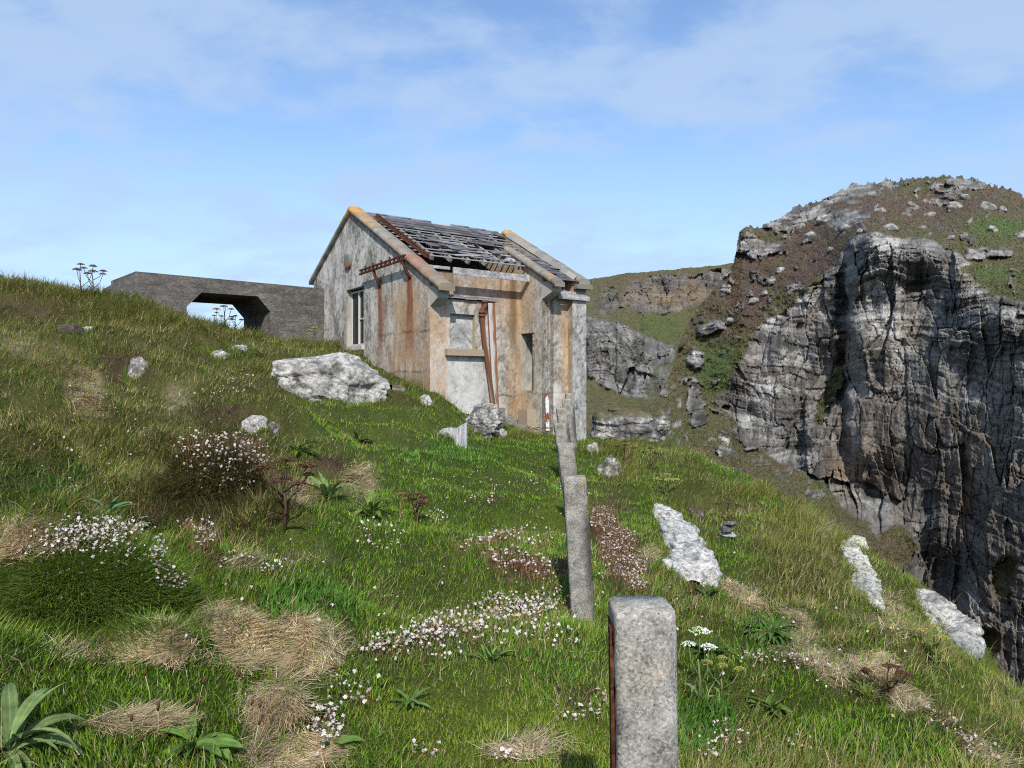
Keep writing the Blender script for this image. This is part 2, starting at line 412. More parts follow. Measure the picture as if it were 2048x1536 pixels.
# ------------------------------------------------------------------ vegetation cover: 0 lush 1 olive 2 straw 3 moss 4 brown soil 5 blue-green
_spots = [  # px, py, rx, ry, rotation, type, strength
 (230,1302,105,28,-3,2,1.0),(335,1290,48,38,10,2,1.1),(475,1285,52,48,30,2,1.1),(600,1300,72,56,10,2,1.15),(425,1235,26,18,0,2,1.0),(545,1415,55,42,10,2,1.05),(575,1510,72,34,0,2,1.0),(270,1452,75,24,0,2,.8),(425,1300,16,50,5,0,1.0),(525,1345,70,14,-8,0,.9),(640,1385,40,20,0,0,.8),(500,1460,50,16,0,0,.9),
 (40,1085,80,45,0,2,1.1),(165,775,30,75,-30,2,1.0),(80,710,80,25,20,2,.7),(600,985,28,25,0,2,1.1),(720,960,35,35,20,2,1.0),(640,1120,60,12,5,2,.7),(480,1130,40,14,0,2,.8),(350,800,30,30,0,2,.5),
 (1480,1190,45,16,30,2,1.3),(1395,1175,40,18,0,4,0.68),(1620,1310,85,17,38,2,1.3),(1600,1250,40,14,50,2,1.0),(1740,1335,45,22,15,2,1.3),(1815,1402,32,24,10,2,1.3),(1545,1290,30,14,40,2,1.0),(1735,1392,16,10,0,2,1.2),
 (1300,1110,20,16,0,2,.8),(1640,1060,60,22,35,2,.5),(1560,1040,50,16,45,1,.6),(1780,1230,70,40,40,2,.35),(1600,1120,60,90,-30,1,.8),(1900,1430,60,25,40,1,.8),(1950,1500,90,25,30,2,.5),
 (290,1025,42,32,0,4,1.20),(665,928,42,16,0,4,1.05),(255,735,55,32,0,4,0.90),(440,832,75,26,0,4,0.75),(60,620,70,25,10,4,0.75),(120,955,60,12,0,4,0.75),(500,760,40,18,0,4,0.45),(800,800,60,14,10,4,0.38),
 (410,1110,45,22,40,4,0.60),(1230,1090,38,95,-22,4,0.90),(1045,1140,50,22,10,4,0.52),(1135,1135,22,20,0,4,0.83),(820,760,60,14,10,4,0.45),(1380,1030,30,14,20,4,0.60),(1230,960,26,30,0,4,0.52),(1240,1010,30,22,10,4,0.60),
 (1010,1480,190,75,0,3,1.2),(820,1420,130,45,0,3,.7),(1180,1500,60,60,0,3,.9),(1040,1050,110,35,-8,3,.7),(1130,1010,40,25,0,3,.8),(1160,1390,40,18,0,4,0.38),(1060,1500,70,22,0,2,.5),(1900,1400,80,30,30,3,.7),(1980,1345,60,25,-20,3,.7),
 (1560,1460,130,60,10,3,.5),(700,1100,120,60,0,0,.8),(900,980,180,80,0,0,.8),(620,1210,90,40,0,5,.7),(200,1210,190,80,0,0,1.0),(380,1370,140,60,0,0,1.2),(160,1400,110,50,0,0,1.2),(300,1500,140,30,0,0,1.0),(100,960,80,30,0,5,.5),
 (700,840,90,30,0,0,.5),(900,910,110,30,0,5,.5),(1050,890,90,20,0,0,.9),(1280,1010,60,60,0,0,.4),(1470,950,70,25,25,0,.7),(1550,1010,50,18,35,0,.8),(1450,1130,50,70,0,0,.5),(1530,1280,60,40,0,5,.7),(1600,1380,90,40,20,0,.7),(1700,1450,120,50,0,0,.6),
 (1430,1330,70,60,0,0,.9),(1400,1450,60,60,0,5,.8),(1800,1480,140,60,20,0,.6),(120,600,90,25,12,1,.9),(330,640,120,40,0,1,.9),(120,860,130,45,0,1,.7),(380,930,60,60,0,1,.6),(470,1040,70,40,0,1,.5),(600,1080,60,20,10,3,.5)]
def cover(P):
    px, py, dep = proj(P)
    x, y = P[..., 0], P[..., 1]
    nx = fbm(x*2.3, y*2.3, octv=3); ny = fbm(x*2.3+31, y*2.3+7, octv=3); n3 = fbm(x*.9+5, y*.9+2, octv=3); n4 = fbm(x*5+5, y*5+2, octv=2)
    w = np.zeros(px.shape+(6,), np.float32)
    left = sm(760, 480, px + (py-900)*.5)*sm(1150, 950, py)
    right = sm(1180, 1400, px)
    w[..., 0] = .75 + .35*n3 - .32*left - .25*right
    w[..., 1] = .16 + .52*left + .36*right + .55*ny*(left+.5*right)
    w[..., 2] = .02 + .30*sm(.1, .6, nx)*(.5*left+.5*right) + .3*sm(.25, .55, n4)*(.25+.5*left+.35*right)
    w[..., 3] = .06 + .3*sm(0, .6, -n3)*(1-left)
    w[..., 4] = .04 + .45*sm(.2, .55, ny)*left + .2*sm(.3, .6, nx)*right
    w[..., 5] = .05 + .3*sm(.1, .6, -nx)*(1-.6*left)
    jx = 26*nx + 14*n4; jy = 16*ny + 8*n4
    for (cx, cy, rx, ry, a, ty, st) in _spots:
        ca, sa = math.cos(math.radians(a)), math.sin(math.radians(a))
        k = np.minimum(1.0, (ry+rx)/90)
        dx = px+jx*k-cx; dy = py+jy*k-cy
        e = ((dx*ca+dy*sa)/rx)**2 + ((-dx*sa+dy*ca)/ry)**2
        m = st*np.exp(-e**2*.9)*(dep > 0)
        w[..., ty] += 1.6*m
        for o in range(6):
            if o != ty: w[..., o] *= (1-np.clip(m, 0, .93))
    w = np.clip(w, 0, None)
    return w/(w.sum(-1, keepdims=True)+1e-6)
SOIL = np.array([(.050,.072,.016),(.075,.065,.024),(.31,.25,.155),(.095,.125,.020),(.075,.050,.033),(.035,.062,.018)], np.float32)

# ------------------------------------------------------------------ turf sheet
def build_turf():
    th = np.concatenate([np.linspace(-178, -62, 60, endpoint=False), np.linspace(-62, 62, 760), np.linspace(62, 178, 61)[1:]])
    th = np.radians(th)
    r = .35*np.power(58/.35, np.linspace(0, 1, 470))
    R, T = np.meshgrid(r, th, indexing='ij')
    x = np.clip(R*np.sin(T), GX0+.1, GX1-.3); y = np.clip(-.6 + R*np.cos(T), GY0+.1, GY1-.2)
    z = gh(x, y)
    z = z + .012*fbm(x*11, y*11, octv=2)*sm(30, 2, R)
    P = np.stack([x, y, z], -1)
    w = cover(P)
    c = w@SOIL
    c = c*(1+.35*fbm(x*7, y*7, octv=3))[..., None]
    o = mesh_np('turf_slope', P, grid_quads(*R.shape), None, M_GROUND, None, c)
    tag(o, kind='structure')
build_turf()
# ------------------------------------------------------------------ grass: single blades, thick near the camera
PAL = [  # per cover type: blade colours (linear albedo)
 [(.132,.245,.018),(.085,.185,.016),(.195,.290,.026),(.110,.215,.020)],
 [(.165,.190,.036),(.215,.185,.056),(.115,.175,.026),(.28,.235,.10)],
 [(.50,.41,.26),(.42,.335,.20),(.58,.49,.33),(.32,.245,.135)],
 [(.175,.235,.026),(.130,.195,.022),(.215,.260,.036),(.110,.160,.022)],
 [(.095,.055,.030),(.14,.075,.040),(.060,.036,.022),(.20,.15,.085)],
 [(.080,.185,.026),(.100,.210,.036),(.065,.155,.022),(.120,.225,.036)]]
PALA = np.array(PAL, np.float32)
LEN = np.array([.038, .088, .085, .022, .042, .065])
def foot_clear(x, y):
    """true where no building stands"""
    d = np.stack([x, y], -1)-A0[:2]
    t = d@UX[:2]; w = d@VX[:2]
    ins = (t > -.02) & (t < 4.35) & (w > -5.85) & (w < .02) & ~((w > -1.6) & (t > 1.43) & (t < 3.17)) & ~((w > -.82) & (t > 3.17))
    insb = (t > -4.05) & (t < 0) & (w < -5.1) & (w > -7.3) & ~((t > -3.0) & (t < -1.3))
    return ~(ins | insb)

def blades(name, P, L, wd, az, lean, bend, col, mat, seg=2):
    """curved tapering blades; all arrays per blade"""
    n = len(P)
    d = np.stack([np.cos(az), np.sin(az), np.zeros(n)], -1)
    sd = np.stack([-np.sin(az), np.cos(az), np.zeros(n)], -1)
    tw = rng.uniform(-1, 1, n)[:, None]*.9
    sd = sd*np.cos(tw) + d*np.sin(tw)
    vs = []; cs = []
    pos = P.copy(); ang = lean.copy()
    for k in range(seg+1):
        f = k/seg
        wk = wd*(1-f**1.6)
        if k < seg:
            vs += [pos - sd*wk[:, None]/2, pos + sd*wk[:, None]/2]
            cs += [col*(.92+.16*f)]*2
        else:
            vs.append(pos); cs.append(col*1.06)
        a2 = ang
        pos = pos + (d*np.sin(a2)[:, None] + np.array([0, 0, 1.])*np.cos(a2)[:, None])*(L/seg)[:, None]
        ang = ang + bend/seg
    V = np.stack(vs, 1).reshape(-1, 3); C = np.stack(cs, 1).reshape(-1, 3)
    m = 2*seg+1; b = np.arange(n)[:, None]*m
    q = [np.concatenate([b+2*k, b+2*k+1, b+2*k+3, b+2*k+2], 1) for k in range(seg-1)]
    t = np.concatenate([b+2*(seg-1), b+2*seg-1, b+2*seg], 1)
    return mesh_np(name, V, np.concatenate(q) if q else None, t, mat, None, C, True)

def sow(n, r0, r1, a0=-43, a1=43):
    r = r0*np.power(r1/r0, rng.random(n)); a = np.radians(rng.uniform(a0, a1, n))
    x = r*np.sin(a); y = r*np.cos(a)
    k = foot_clear(x, y); x, y = x[k], y[k]
    z = gh(x, y); P = np.stack([x, y, z], -1)
    px, py, dep = proj(P)
    nr = gnormal(x, y); v = -P/np.linalg.norm(P, axis=1)[:, None]
    face = (nr*v).sum(1)
    ok = (face > -.25) & (py < 1750) & (px > -160) & (px < 2200)
    return P[ok], nr[ok], np.hypot(x, y)[ok]

def grow(name, n, r0, r1, lenk=1.0, widthk=1.0):
    P, nr, r = sow(n, r0, r1)
    w = cover(P)
    w = w**1.5; w /= w.sum(1, keepdims=True)
    u = rng.random(len(P))[:, None]
    ty = np.minimum((np.cumsum(w, 1) < u).sum(1), 5)
    # bare earth and straw mats are thinner
    keep = ~((ty == 4) & (rng.random(len(P)) < .45))
    P, nr, r, ty = P[keep], nr[keep], r[keep], ty[keep]; m = len(P)
    x, y = P[:, 0], P[:, 1]
    clump = fbm(x*3.3+2, y*3.3+8, octv=2); pat = fbm(x*1.1-4, y*1.1+3, octv=3)
    L = LEN[ty]*rng.uniform(.55, 1.45, m)*(1+.55*clump)*lenk
    L *= np.where(r > 8, 1+.35*sm(8, 16, r), 1)
    wd = (.0032 + .00042*r)*rng.uniform(.7, 1.4, m)*widthk
    wd = np.where(ty == 5, wd*1.6, wd); wd = np.where(ty == 2, wd*.75, wd)
    wind = np.radians(-25) + 1.3*fbm(x*.7, y*.7, octv=2)*math.pi
    swirl = 2.6*math.pi*fbm(x*3.2+20, y*3.2, octv=3)
    az = np.where(ty == 2, -.9+swirl+rng.normal(0, .75, m), wind + rng.normal(0, 1.0, m))
    az = np.where((ty == 0) | (ty == 3) | (ty == 5), az+rng.normal(0, .9, m), az)
    lean = np.abs(rng.normal(.35, .28, m)); lean = np.where(ty == 1, np.abs(rng.normal(.6, .28, m)), lean)
    lean = np.where(ty == 2, rng.uniform(1.05, 1.5, m), lean)
    bend = np.where(ty == 2, rng.normal(.15, .35, m), rng.uniform(.3, 1.3, m))
    ci = rng.integers(0, 4, m)
    c = PALA[ty, ci]
    c = c*(1+.28*pat+.22*clump)[:, None]*rng.uniform(.75, 1.3, m)[:, None]
    dry = (rng.random(m) < np.where(ty <= 1, .09, .03))
    flip = (ty == 2) & (rng.random(m) < .10); c[flip] = PALA[0, ci[flip]]; lean = np.where(flip, .4, lean)
    c[dry] = PALA[2, ci[dry]]*.85
    # domes: blades fan outwards
    P = P - nr*.006 + np.where(ty == 2, .012, 0)[:, None]*nr*rng.random(m)[:, None]*2
    P[:, 2] += np.where(ty == 2, .018*rng.random(m), 0)
    return blades(name, P, L, wd, az, lean, bend, c, M_BLADE, 2)

o = grow('grass', 690000, 1.5, 34)
tag(o, kind='stuff')
o = grow('meadow_grass', 22000, 2.6, 30, 1.9, .7)       # longer stems standing out of the sward
tag(o, kind='stuff')
# long dry grass along the left-hand crest and at the foot of the concrete walls
def fringe():
    Ps = []
    for (px, py, sx, sy, k) in [(60,575,90,12,900),(150,592,60,10,700),(250,625,70,16,1200),(340,640,60,14,1100),(430,655,60,8,900),(560,672,90,10,1500),(660,694,40,6,700),
                                (720,712,50,6,500),(500,740,40,20,500),(1500,985,60,14,900),(1600,1035,60,18,1200),(1680,1085,40,18,700),(1590,1080,60,40,900),(1230,905,50,10,900),(1250,945,30,20,600),(1040,872,60,5,500),(900,800,60,12,400),(820,775,25,6,300),
                                (470,1010,80,40,1300),(330,960,90,50,1500),(200,900,90,50,1200),(120,720,90,60,1400)]:
        Ps.append(cast(rng.normal(px, sx*.6, k), rng.normal(py, sy*.6, k)))
    P = np.concatenate(Ps); P = P[~np.isnan(P[:, 0])]; P = P[foot_clear(P[:, 0], P[:, 1])]
    m = len(P); r = np.hypot(P[:, 0], P[:, 1])
    L = rng.uniform(.07, .22, m)*np.clip(r/9, .55, 1.1); wd = .0022+.00042*r
    az = np.radians(-20)+rng.normal(0, .7, m); lean = np.abs(rng.normal(.45, .25, m)); bend = rng.uniform(.4, 1.3, m)
    c = PALA[1, rng.integers(0, 4, m)]*rng.uniform(.8, 1.5, m)[:, None]
    o = blades('long_grass', P, L, wd, az, lean, bend, c, M_BLADE, 3)
    tag(o, kind='stuff')
fringe()

def dome_cover(name, px, py, sx, sy, n, L0, pal, brown):
    P = cast(rng.normal(px, sx, n), rng.normal(py, sy, n)); P = P[~np.isnan(P[:, 0])]; m = len(P)
    L0 = L0*(1+.7*np.clip(fbm(P[:, 0]*6, P[:, 1]*6, octv=2), -.5, 1))
    nr = gnormal(P[:, 0], P[:, 1], .06); az = np.arctan2(nr[:, 1], nr[:, 0])+rng.normal(0, .6, m)
    L = L0*rng.uniform(.5, 1.4, m); c = np.array(pal)[rng.integers(0, len(pal), m)]*rng.uniform(.7, 1.35, m)[:, None]
    o = blades(name, P, L, np.full(m, .0042)*rng.uniform(.6, 1.3, m), az, np.arccos(np.clip(nr[:, 2], -1, 1))*.8+np.abs(rng.normal(.1, .2, m)), rng.uniform(.2, 1.1, m), c, M_BLADE, 3)
    tag(o, kind='stuff')
dome_cover('mound_grass', 190, 1180, 110, 58, 24000, .07, [(.14,.245,.030),(.105,.21,.026),(.19,.28,.040),(.23,.23,.07)], 0)
dome_cover('cushion_grass', 440, 960, 60, 50, 16000, .13, [(.13,.12,.04),(.10,.13,.03),(.15,.09,.045),(.20,.16,.08)], 1)

# matted dead thatch: short stalks lying every way, thick enough to hide the soil
def thatch(spots):
    Ps = []
    for (px, py, sx, sy, a, n) in spots:
        r = np.sqrt(rng.random(n))*(1+.25*rng.normal(size=n)); th = rng.random(n)*6.28; ca, sa = math.cos(math.radians(a)), math.sin(math.radians(a))
        ux, uy = sx*r*np.cos(th), sy*r*np.sin(th); Ps.append(cast(px+ux*ca-uy*sa, py+ux*sa+uy*ca))
    P = np.concatenate(Ps); P = P[~np.isnan(P[:, 0])]
    px, py, d_ = proj(P); keep = rng.random(len(P)) < .35+.8*sm(-.25, .15, fbm(P[:, 0]*7, P[:, 1]*7, octv=3)); P = P[keep]; m = len(P)
    nr = gnormal(P[:, 0], P[:, 1]); P = P+nr*rng.uniform(0, .018, m)[:, None]
    az = -.6+2.6*math.pi*fbm(P[:, 0]*2.6+20, P[:, 1]*2.6, octv=2)+rng.normal(0, .5, m)
    tone = .8+.5*fbm(P[:, 0]*9, P[:, 1]*9, octv=2)
    o = blades('dry_thatch', P, rng.uniform(.03, .11, m), .0024+.0004*P[:, 1], az, rng.uniform(1.25, 1.6, m), rng.normal(.1, .25, m), PALA[2, rng.integers(0, 4, m)]*np.clip((rng.uniform(1.25, 1.85, m)*tone)[:, None], .8, 1.75), M_BLADE, 2)
    tag(o, kind='stuff')
thatch([(230,1302,105,26,-3,6500),(335,1292,52,36,10,4500),(475,1285,56,50,30,6000),(605,1300,74,56,10,8500),(425,1232,28,20,0,1200),(545,1415,58,44,10,5500),(575,1512,78,34,0,5000),(270,1455,80,22,0,2600),
 (35,1085,80,36,0,5000),(165,780,26,70,-30,2200),(610,985,28,22,0,1200),(720,965,34,32,20,1800),(1480,1192,44,14,30,1500),(1620,1310,82,13,38,2200),(1600,1252,36,11,50,800),(1740,1335,42,20,15,1800),(1815,1402,30,20,10,1300),(1545,1290,26,12,40,700),(1300,1110,18,14,0,500),(1060,1505,70,20,0,1500)])
# ------------------------------------------------------------------ derelict building
SL, SLB, ZR, WR = .534, .545, 3.97, -3.55          # roof pitches, ridge height and place
def rake(w): return np.where(np.asarray(w) > WR, ZR-SL*(np.asarray(w)-WR), ZR-SLB*(WR-np.asarray(w)))
hut = empty('derelict_building', H(1.5, -2.5, -.6), 'derelict gabled concrete building with broken slate roof and rust-stained walls', 'building')

def mottled(s, z, dark=(.13,.122,.105), light=(.45,.425,.375), k=0., seed=0):
    sw = s + .10*fbm(s*3+seed, z*3, octv=3)
    a = fbm(sw*3.4+seed, z*.9, octv=4)                 # runs
    b = fbm(s*2.0+seed*3, z*1.6+4, octv=6, gain=.62)
    c = fbm(s*19+seed, z*15, octv=3)
    f = np.clip(.5 + .42*a + 1.05*b + .75*c + k, 0, 1)
    col = cmix(np.broadcast_to(np.float32(dark), s.shape+(3,)), np.broadcast_to(np.float32(light), s.shape+(3,)), f)
    pit = sm(.15, .42, fbm(s*15+seed, z*11, octv=3))
    col = cmix(col, np.float32((.50,.49,.46)), sm(.12, .3, fbm(s*4+seed*2, z*2.2+9, octv=6, gain=.62))*.6)
    return cmix(col, col*.35, pit*.75)
def ochre(c, m, s, z, seed=0, tone=(.36,.215,.10)):
    n = np.clip(.5+.85*fbm(s*4+seed, z*.9, octv=4)+.75*fbm(s*6, z*3.5+seed, octv=5, gain=.65)+.4*fbm(s*17, z*13+seed, octv=2), 0, 1)
    g = sm(.18, .5, fbm(s*5.5+seed*2, z*.55+1, octv=4))*np.clip(m, 0, 1)
    c = cmix(c, c*.25+np.float32(tone)*.75, np.clip(m*n*1.12, 0, .9))
    c = cmix(c, np.float32((.22,.085,.035)), sm(.30, .55, fbm(s*7+seed, z*.45+7, octv=3))*np.clip(m, 0, 1)*.75)
    return cmix(c, c*.35, g*.6)
def streak(c, s, z, s0, z0, z1, w0, tone=(.19,.055,.02), k=.9):
    f = np.clip((z0-z)/(z0-z1), 0, 1)
    wob = .03*perlin(z*3+s0*7, s0*3)
    d = np.abs(s-s0-wob)/(w0*(.8+.7*f))
    m = np.where((z < z0+.02), sm(1.1, .45, d), 0)*(1-f**2.2)
    m = m*np.clip(.85+.5*fbm(s*30, z*3, octv=2), 0, 1)
    halo = np.where(z < z0+.02, np.exp(-d**2*.35), 0)*(1-f)*.45
    c = cmix(c, np.float32((.33,.16,.06)), halo)
    return cmix(c, np.float32(tone), np.clip(m*k, 0, 1))
def crack(c, s, z, zc, k=.7):
    d = np.abs(z-zc-.035*perlin(s*5, zc)-.012*perlin(s*23, zc))
    m = sm(.035, .006, d)*np.clip(.6+.9*perlin(s*3+5, zc*3), 0, 1)
    return cmix(c, c*.28, m*k)

def sheet(mb, o, e1, e2, corners, colf, step=.022):
    """bilinear patch; corners (a,b) in the plane spanned by e1, e2 from o; colf(a, b) gives colours"""
    p = np.asarray(corners, float)
    n1 = max(2, int(max(np.linalg.norm(p[1]-p[0]), np.linalg.norm(p[2]-p[3]))/step)+1)
    n2 = max(2, int(max(np.linalg.norm(p[3]-p[0]), np.linalg.norm(p[2]-p[1]))/step)+1)
    u, v = np.meshgrid(np.linspace(0, 1, n1), np.linspace(0, 1, n2))
    u = u[..., None]; v = v[..., None]
    ab = (p[0]*(1-u)+p[1]*u)*(1-v) + (p[3]*(1-u)+p[2]*u)*v
    a, b = ab[..., 0], ab[..., 1]
    mb.add(np.asarray(o)+a[..., None]*np.asarray(e1)+b[..., None]*np.asarray(e2), grid_quads(n2, n1), c=colf(a, b))

Zu = np.array([0, 0, 1.])
def wq(mb, pts, c):                                    # plain quad in hut coordinates
    pts = np.asarray(pts, float); mb.add(H(pts[:, 0], pts[:, 1], pts[:, 2]), [(0, 1, 2, 3)], c=c)
def hbox(mb, t0, t1, w0, w1, z0, z1, c=(.3,.28,.25)):
    mb.box8(H([t0,t1,t1,t0]*2, [w0,w0,w1,w1]*2, [z0]*4+[z1]*4), c)
def rect_wall(mb, axis, fixed, lo, hi, z0, ztop, holes, th, colf, back=(.16,.15,.135), plain_back=True):
    """wall in a plane of constant t (axis 'w') or constant w (axis 't'); one rectangular hole at most; ztop a function"""
    if axis == 'w':
        o = H(fixed, 0, 0); e = VX; mk = lambda a, f, z: (f, a, z)
    else:
        o = H(0, fixed, 0); e = UX; mk = lambda a, f, z: (a, f, z)
    brk = [lo, hi]
    for h in holes: brk += [h[0], h[1]]
    if axis == 'w' and lo < WR < hi: brk.append(WR)
    brk = sorted(set(brk))
    for a, b in zip(brk[:-1], brk[1:]):
        hs = [h for h in holes if h[0] <= a+1e-6 and b <= h[1]+1e-6]
        ta, tb = float(ztop(a+1e-5)), float(ztop(b-1e-5))
        bands = [(z0, z0, hs[0][2], hs[0][2]), (hs[0][3], hs[0][3], ta, tb)] if hs else [(z0, z0, ta, tb)]
        for (la, lb, ua, ub) in bands:
            sheet(mb, o, e, Zu, [(a, la), (b, lb), (b, ub), (a, ua)], colf)
            f2 = fixed+th
            wq(mb, [mk(a, f2, la), mk(b, f2, lb), mk(b, f2, ub), mk(a, f2, ua)], back)
    for h in holes:
        f2 = fixed+th
        for (a, za, b, zb) in [(h[0], h[2], h[0], h[3]), (h[1], h[2], h[1], h[3]), (h[0], h[2], h[1], h[2]), (h[0], h[3], h[1], h[3])]:
            n = 12
            aa = np.linspace(a, b, n) if a != b else np.full(n, a); zz = np.linspace(za, zb, n) if za != zb else np.full(n, za)
            ff = np.linspace(fixed, f2, 8)
            A_, F_ = np.meshgrid(aa, ff); Z_, _ = np.meshgrid(zz, ff)
            P = H(F_, A_, Z_) if axis == 'w' else H(A_, F_, Z_)
            mb.add(P, grid_quads(8, n), c=colf(A_+F_*.7, Z_)*.9)
    for a in (lo, hi):
        ta = float(ztop(a+1e-5 if a == lo else a-1e-5))
        n1, n2 = max(2, int(abs(th)/.03)), max(2, int((ta-z0)/.03))
        F_, Z_ = np.meshgrid(np.linspace(fixed, fixed+th, n1), np.linspace(z0, ta, n2))
        P = H(F_, np.full_like(F_, a), Z_) if axis == 'w' else H(np.full_like(F_, a), F_, Z_)
        mb.add(P, grid_quads(n2, n1), c=colf(a+F_, Z_))

# --- gable wall on the left
def col_gable(w, z):
    c = mottled(w, z, (.13,.124,.11), (.50,.48,.435), k=-.06-.15*sm(2.4, 1.2, z)*sm(-2.5, -4.2, w))
    c = cmix(c, np.float32((.56,.545,.51)), sm(.1, .45, fbm(w*3.4, z*.5+2, octv=3))*.55*sm(3.6, 2.4, z))
    c = ochre(c, sm(-2.2, -1.1, w)*sm(2.2, 1.6, z)*1.35, w, z)
    c = ochre(c, sm(-2.7, -2.0, w)*sm(1.9, .8, z)*.25, w, z, 3)
    c = ochre(c, sm(-3.55, -3.75, w)*sm(-4.1, -3.9, w)*sm(2.1, 1.9, z)*.5, w, z, 3, (.36,.27,.17))
    c = streak(c, w, z, -2.08, 2.18, .35, .11, (.17,.045,.017), 1.0)
    c = streak(c, w, z, -.78, 2.10, .45, .15, (.17,.045,.017), 1.0)
    c = streak(c, w, z, -1.55, 2.2, 1.3, .05, (.13,.115,.09), .7)
    for zc in (1.05, .30): c = np.where((w > -2.85)[..., None], crack(c, w, z, zc), c)
    for wc in (-1.45, -3.95, -2.55):
        c = cmix(c, c*.55, sm(.02, .004, np.abs(w-wc-.01*perlin(z*4, wc)))*.5)
    c = cmix(c, c*.6, sm(.45, 0, z+.15*perlin(w*4, z))*sm(-2.2, -1.4, w)*.6)
    return c
mb = MB()
rect_wall(mb, 'w', 0, -5.83, 0, -.9, lambda w: rake(w)-.11, [(-3.74, -2.89, .86, 2.14)], .30, col_gable)
gable = mb.build('gable_wall', M_WALL, hut)

# --- main front wall (set back), lobby box with boarded window, bay
def col_main(t, z):
    c = mottled(t, z, (.13,.12,.10), (.42,.40,.36), .04, 5)
    c = ochre(c, sm(.85, 1.75, z)*.85, t, z, 7, (.35,.215,.11))
    c = ochre(c, sm(2.62, 3.1, t)*.95, t, z, 8, (.36,.21,.075))
    c = cmix(c, np.float32((.24,.115,.05)), sm(.15, .5, fbm(t*3+2, z*.8, octv=3))*sm(1.6, 2.2, z)*.7)
    c = cmix(c, np.float32((.13,.11,.085)), sm(.05, .5, fbm(t*2.2+8, z*1.3, octv=4))*sm(1.3, 2.2, z)*.6)
    c = cmix(c, np.float32((.11,.065,.03)), sm(.14, .02, np.abs(t-2.98-.03*perlin(z*2, .3)))*sm(.2, 1.3, z)*.75)
    c = cmix(c, c*.5, sm(.02, .004, np.abs(z-1.6))*.35)
    c = crack(c, t, z, -.18, .8)
    return c
mb = MB(); rect_wall(mb, 't', -1.59, .30, 3.17, -1.5, lambda a: 2.40, [], -.28, col_main)
mb.build('front_wall', M_WALL, hut)

def col_box(t, z):
    c = mottled(t, z, (.15,.145,.13), (.44,.43,.40), .06, 11)
    c = cmix(c, np.float32((.48,.475,.455)), sm(.75, .3, z)*np.clip(.55+.6*fbm(t*4, z*3, octv=4), 0, 1)*.75)
    c = ochre(c, sm(.42, .28, t)*.95, t, z, 2, (.42,.25,.115))
    c = ochre(c, sm(1.35, 1.6, z)*sm(.7, 1.2, t)*.5, t, z, 4, (.42,.24,.12))
    c = ochre(c, sm(.66, .8, z)*sm(.15, .2, t)*.3, t, z, 12)
    c = cmix(c, np.float32((.40,.30,.22)), sm(1.5, 1.6, z)*.3)
    return c
mb = MB()
rect_wall(mb, 't', 0, .302, 1.408, -1.4, lambda a: 1.62, [(.42, .96, .71, 1.36)], -.22, col_box)
sheet(mb, H(0, 0.001, 0), UX, Zu, [(0.001, -1.0), (.302, -1.0), (.302, 1.93), (0.001, 1.93)], col_box)   # end face of the gable
sheet(mb, H(1.408, 0, 0), -VX, Zu, [(0, -1.4), (1.58, -1.4), (1.58, 1.62), (0, 1.62)], col_box)
wq(mb, [(.3,0,1.62),(1.408,0,1.62),(1.408,-1.59,1.62),(.3,-1.59,1.62)], (.1,.1,.1))
mb.build('lobby_wall', M_WALL, hut)
# slate and lead edging along the lobby top
mb = MB()
for k in range(5):
    a = .18+k*.26; z = 1.632+.010*(k % 2)
    hbox(mb, a, a+.262, -.5, .055+.015*random.random(), z, z+.022, (.20,.20,.21))
    hbox(mb, a+.04, a+.24, -.5, .035, z+.026, z+.05, (.13,.13,.15))
for a, b_, z in ((.20,.62,1.69),(.18,.40,1.735)):
    hbox(mb, a, b_, -.5, .03, z, z+.028, (.11,.10,.10))
mb.build('slate_edging', M_SLATE, hut)
# boarded window
bw = MB(); n = 40
sheet(bw, H(0, -.09, 0), UX, Zu, [(.422, .712), (.958, .712), (.958, 1.358), (.422, 1.358)],
      lambda a, b: mottled(a*.6, b*3+.5*np.sin(a*7), (.17,.165,.16), (.36,.355,.35), .05, 31) , .015)
bwo = bw.build('boarded_window', M_WOOD, hut); bwo['label'] = 'small square window closed with a grey plywood board'
mb = MB(); hbox(mb, .30, 1.20, -.02, .105, .585, .708, (.27,.215,.15)); mb.build('sill', M_WOOD, bwo)
mb = MB()
hbox(mb, .955, .985, -.10, -.004, .712, 1.358, (.30,.26,.17)); mb.build('frame', M_WOOD, bwo)

# --- side wall of the bay with tall slot, bay front, end wall
def col_bay(w, z):
    c = mottled(w, z, (.17,.157,.13), (.45,.42,.37), .08, 17)
    c = ochre(c, sm(.9, 1.7, z)*sm(-.9, -1.3, w)*.8, w, z, 3, (.43,.27,.12))
    c = ochre(c, sm(.1, -.3, z)*sm(-1.0, -1.4, w)*.95, w, z, 5, (.43,.28,.11))
    c = ochre(c, sm(-.8, -1.2, w)*.35, w, z, 9)
    c = cmix(c, np.float32((.20,.06,.025)), sm(.035, .01, np.abs(w+1.12))*sm(.06, .02, np.abs(z-2.0))*.8)
    return crack(c, w, z, -.12, .5)
mb = MB()
rect_wall(mb, 'w', 3.17, -1.59, -.83, -1.6, lambda w: rake(w)-.11, [(-1.588, -1.075, -.06, 1.19)], .32, col_bay)
mb.build('side_wall', M_WALL, hut)
def col_bayf(t, z):
    c = mottled(t, z, (.14,.12,.095), (.46,.42,.36), -.02, 23)
    c = ochre(c, sm(3.62, 3.85, t)*.9, t, z, 3, (.42,.25,.10))
    c = ochre(c, sm(.5, 1.5, z)*.55, t, z, 5, (.30,.21,.13))
    c = streak(c, t, z, 3.38, 1.6, .9, .03, (.30,.10,.035))
    c = cmix(c, np.float32((.55,.53,.50)), sm(.1, .5, fbm(t*5, z*2+5, octv=3))*.5*sm(1.1, .2, z))
    return crack(c, t, z, -.12, .5)
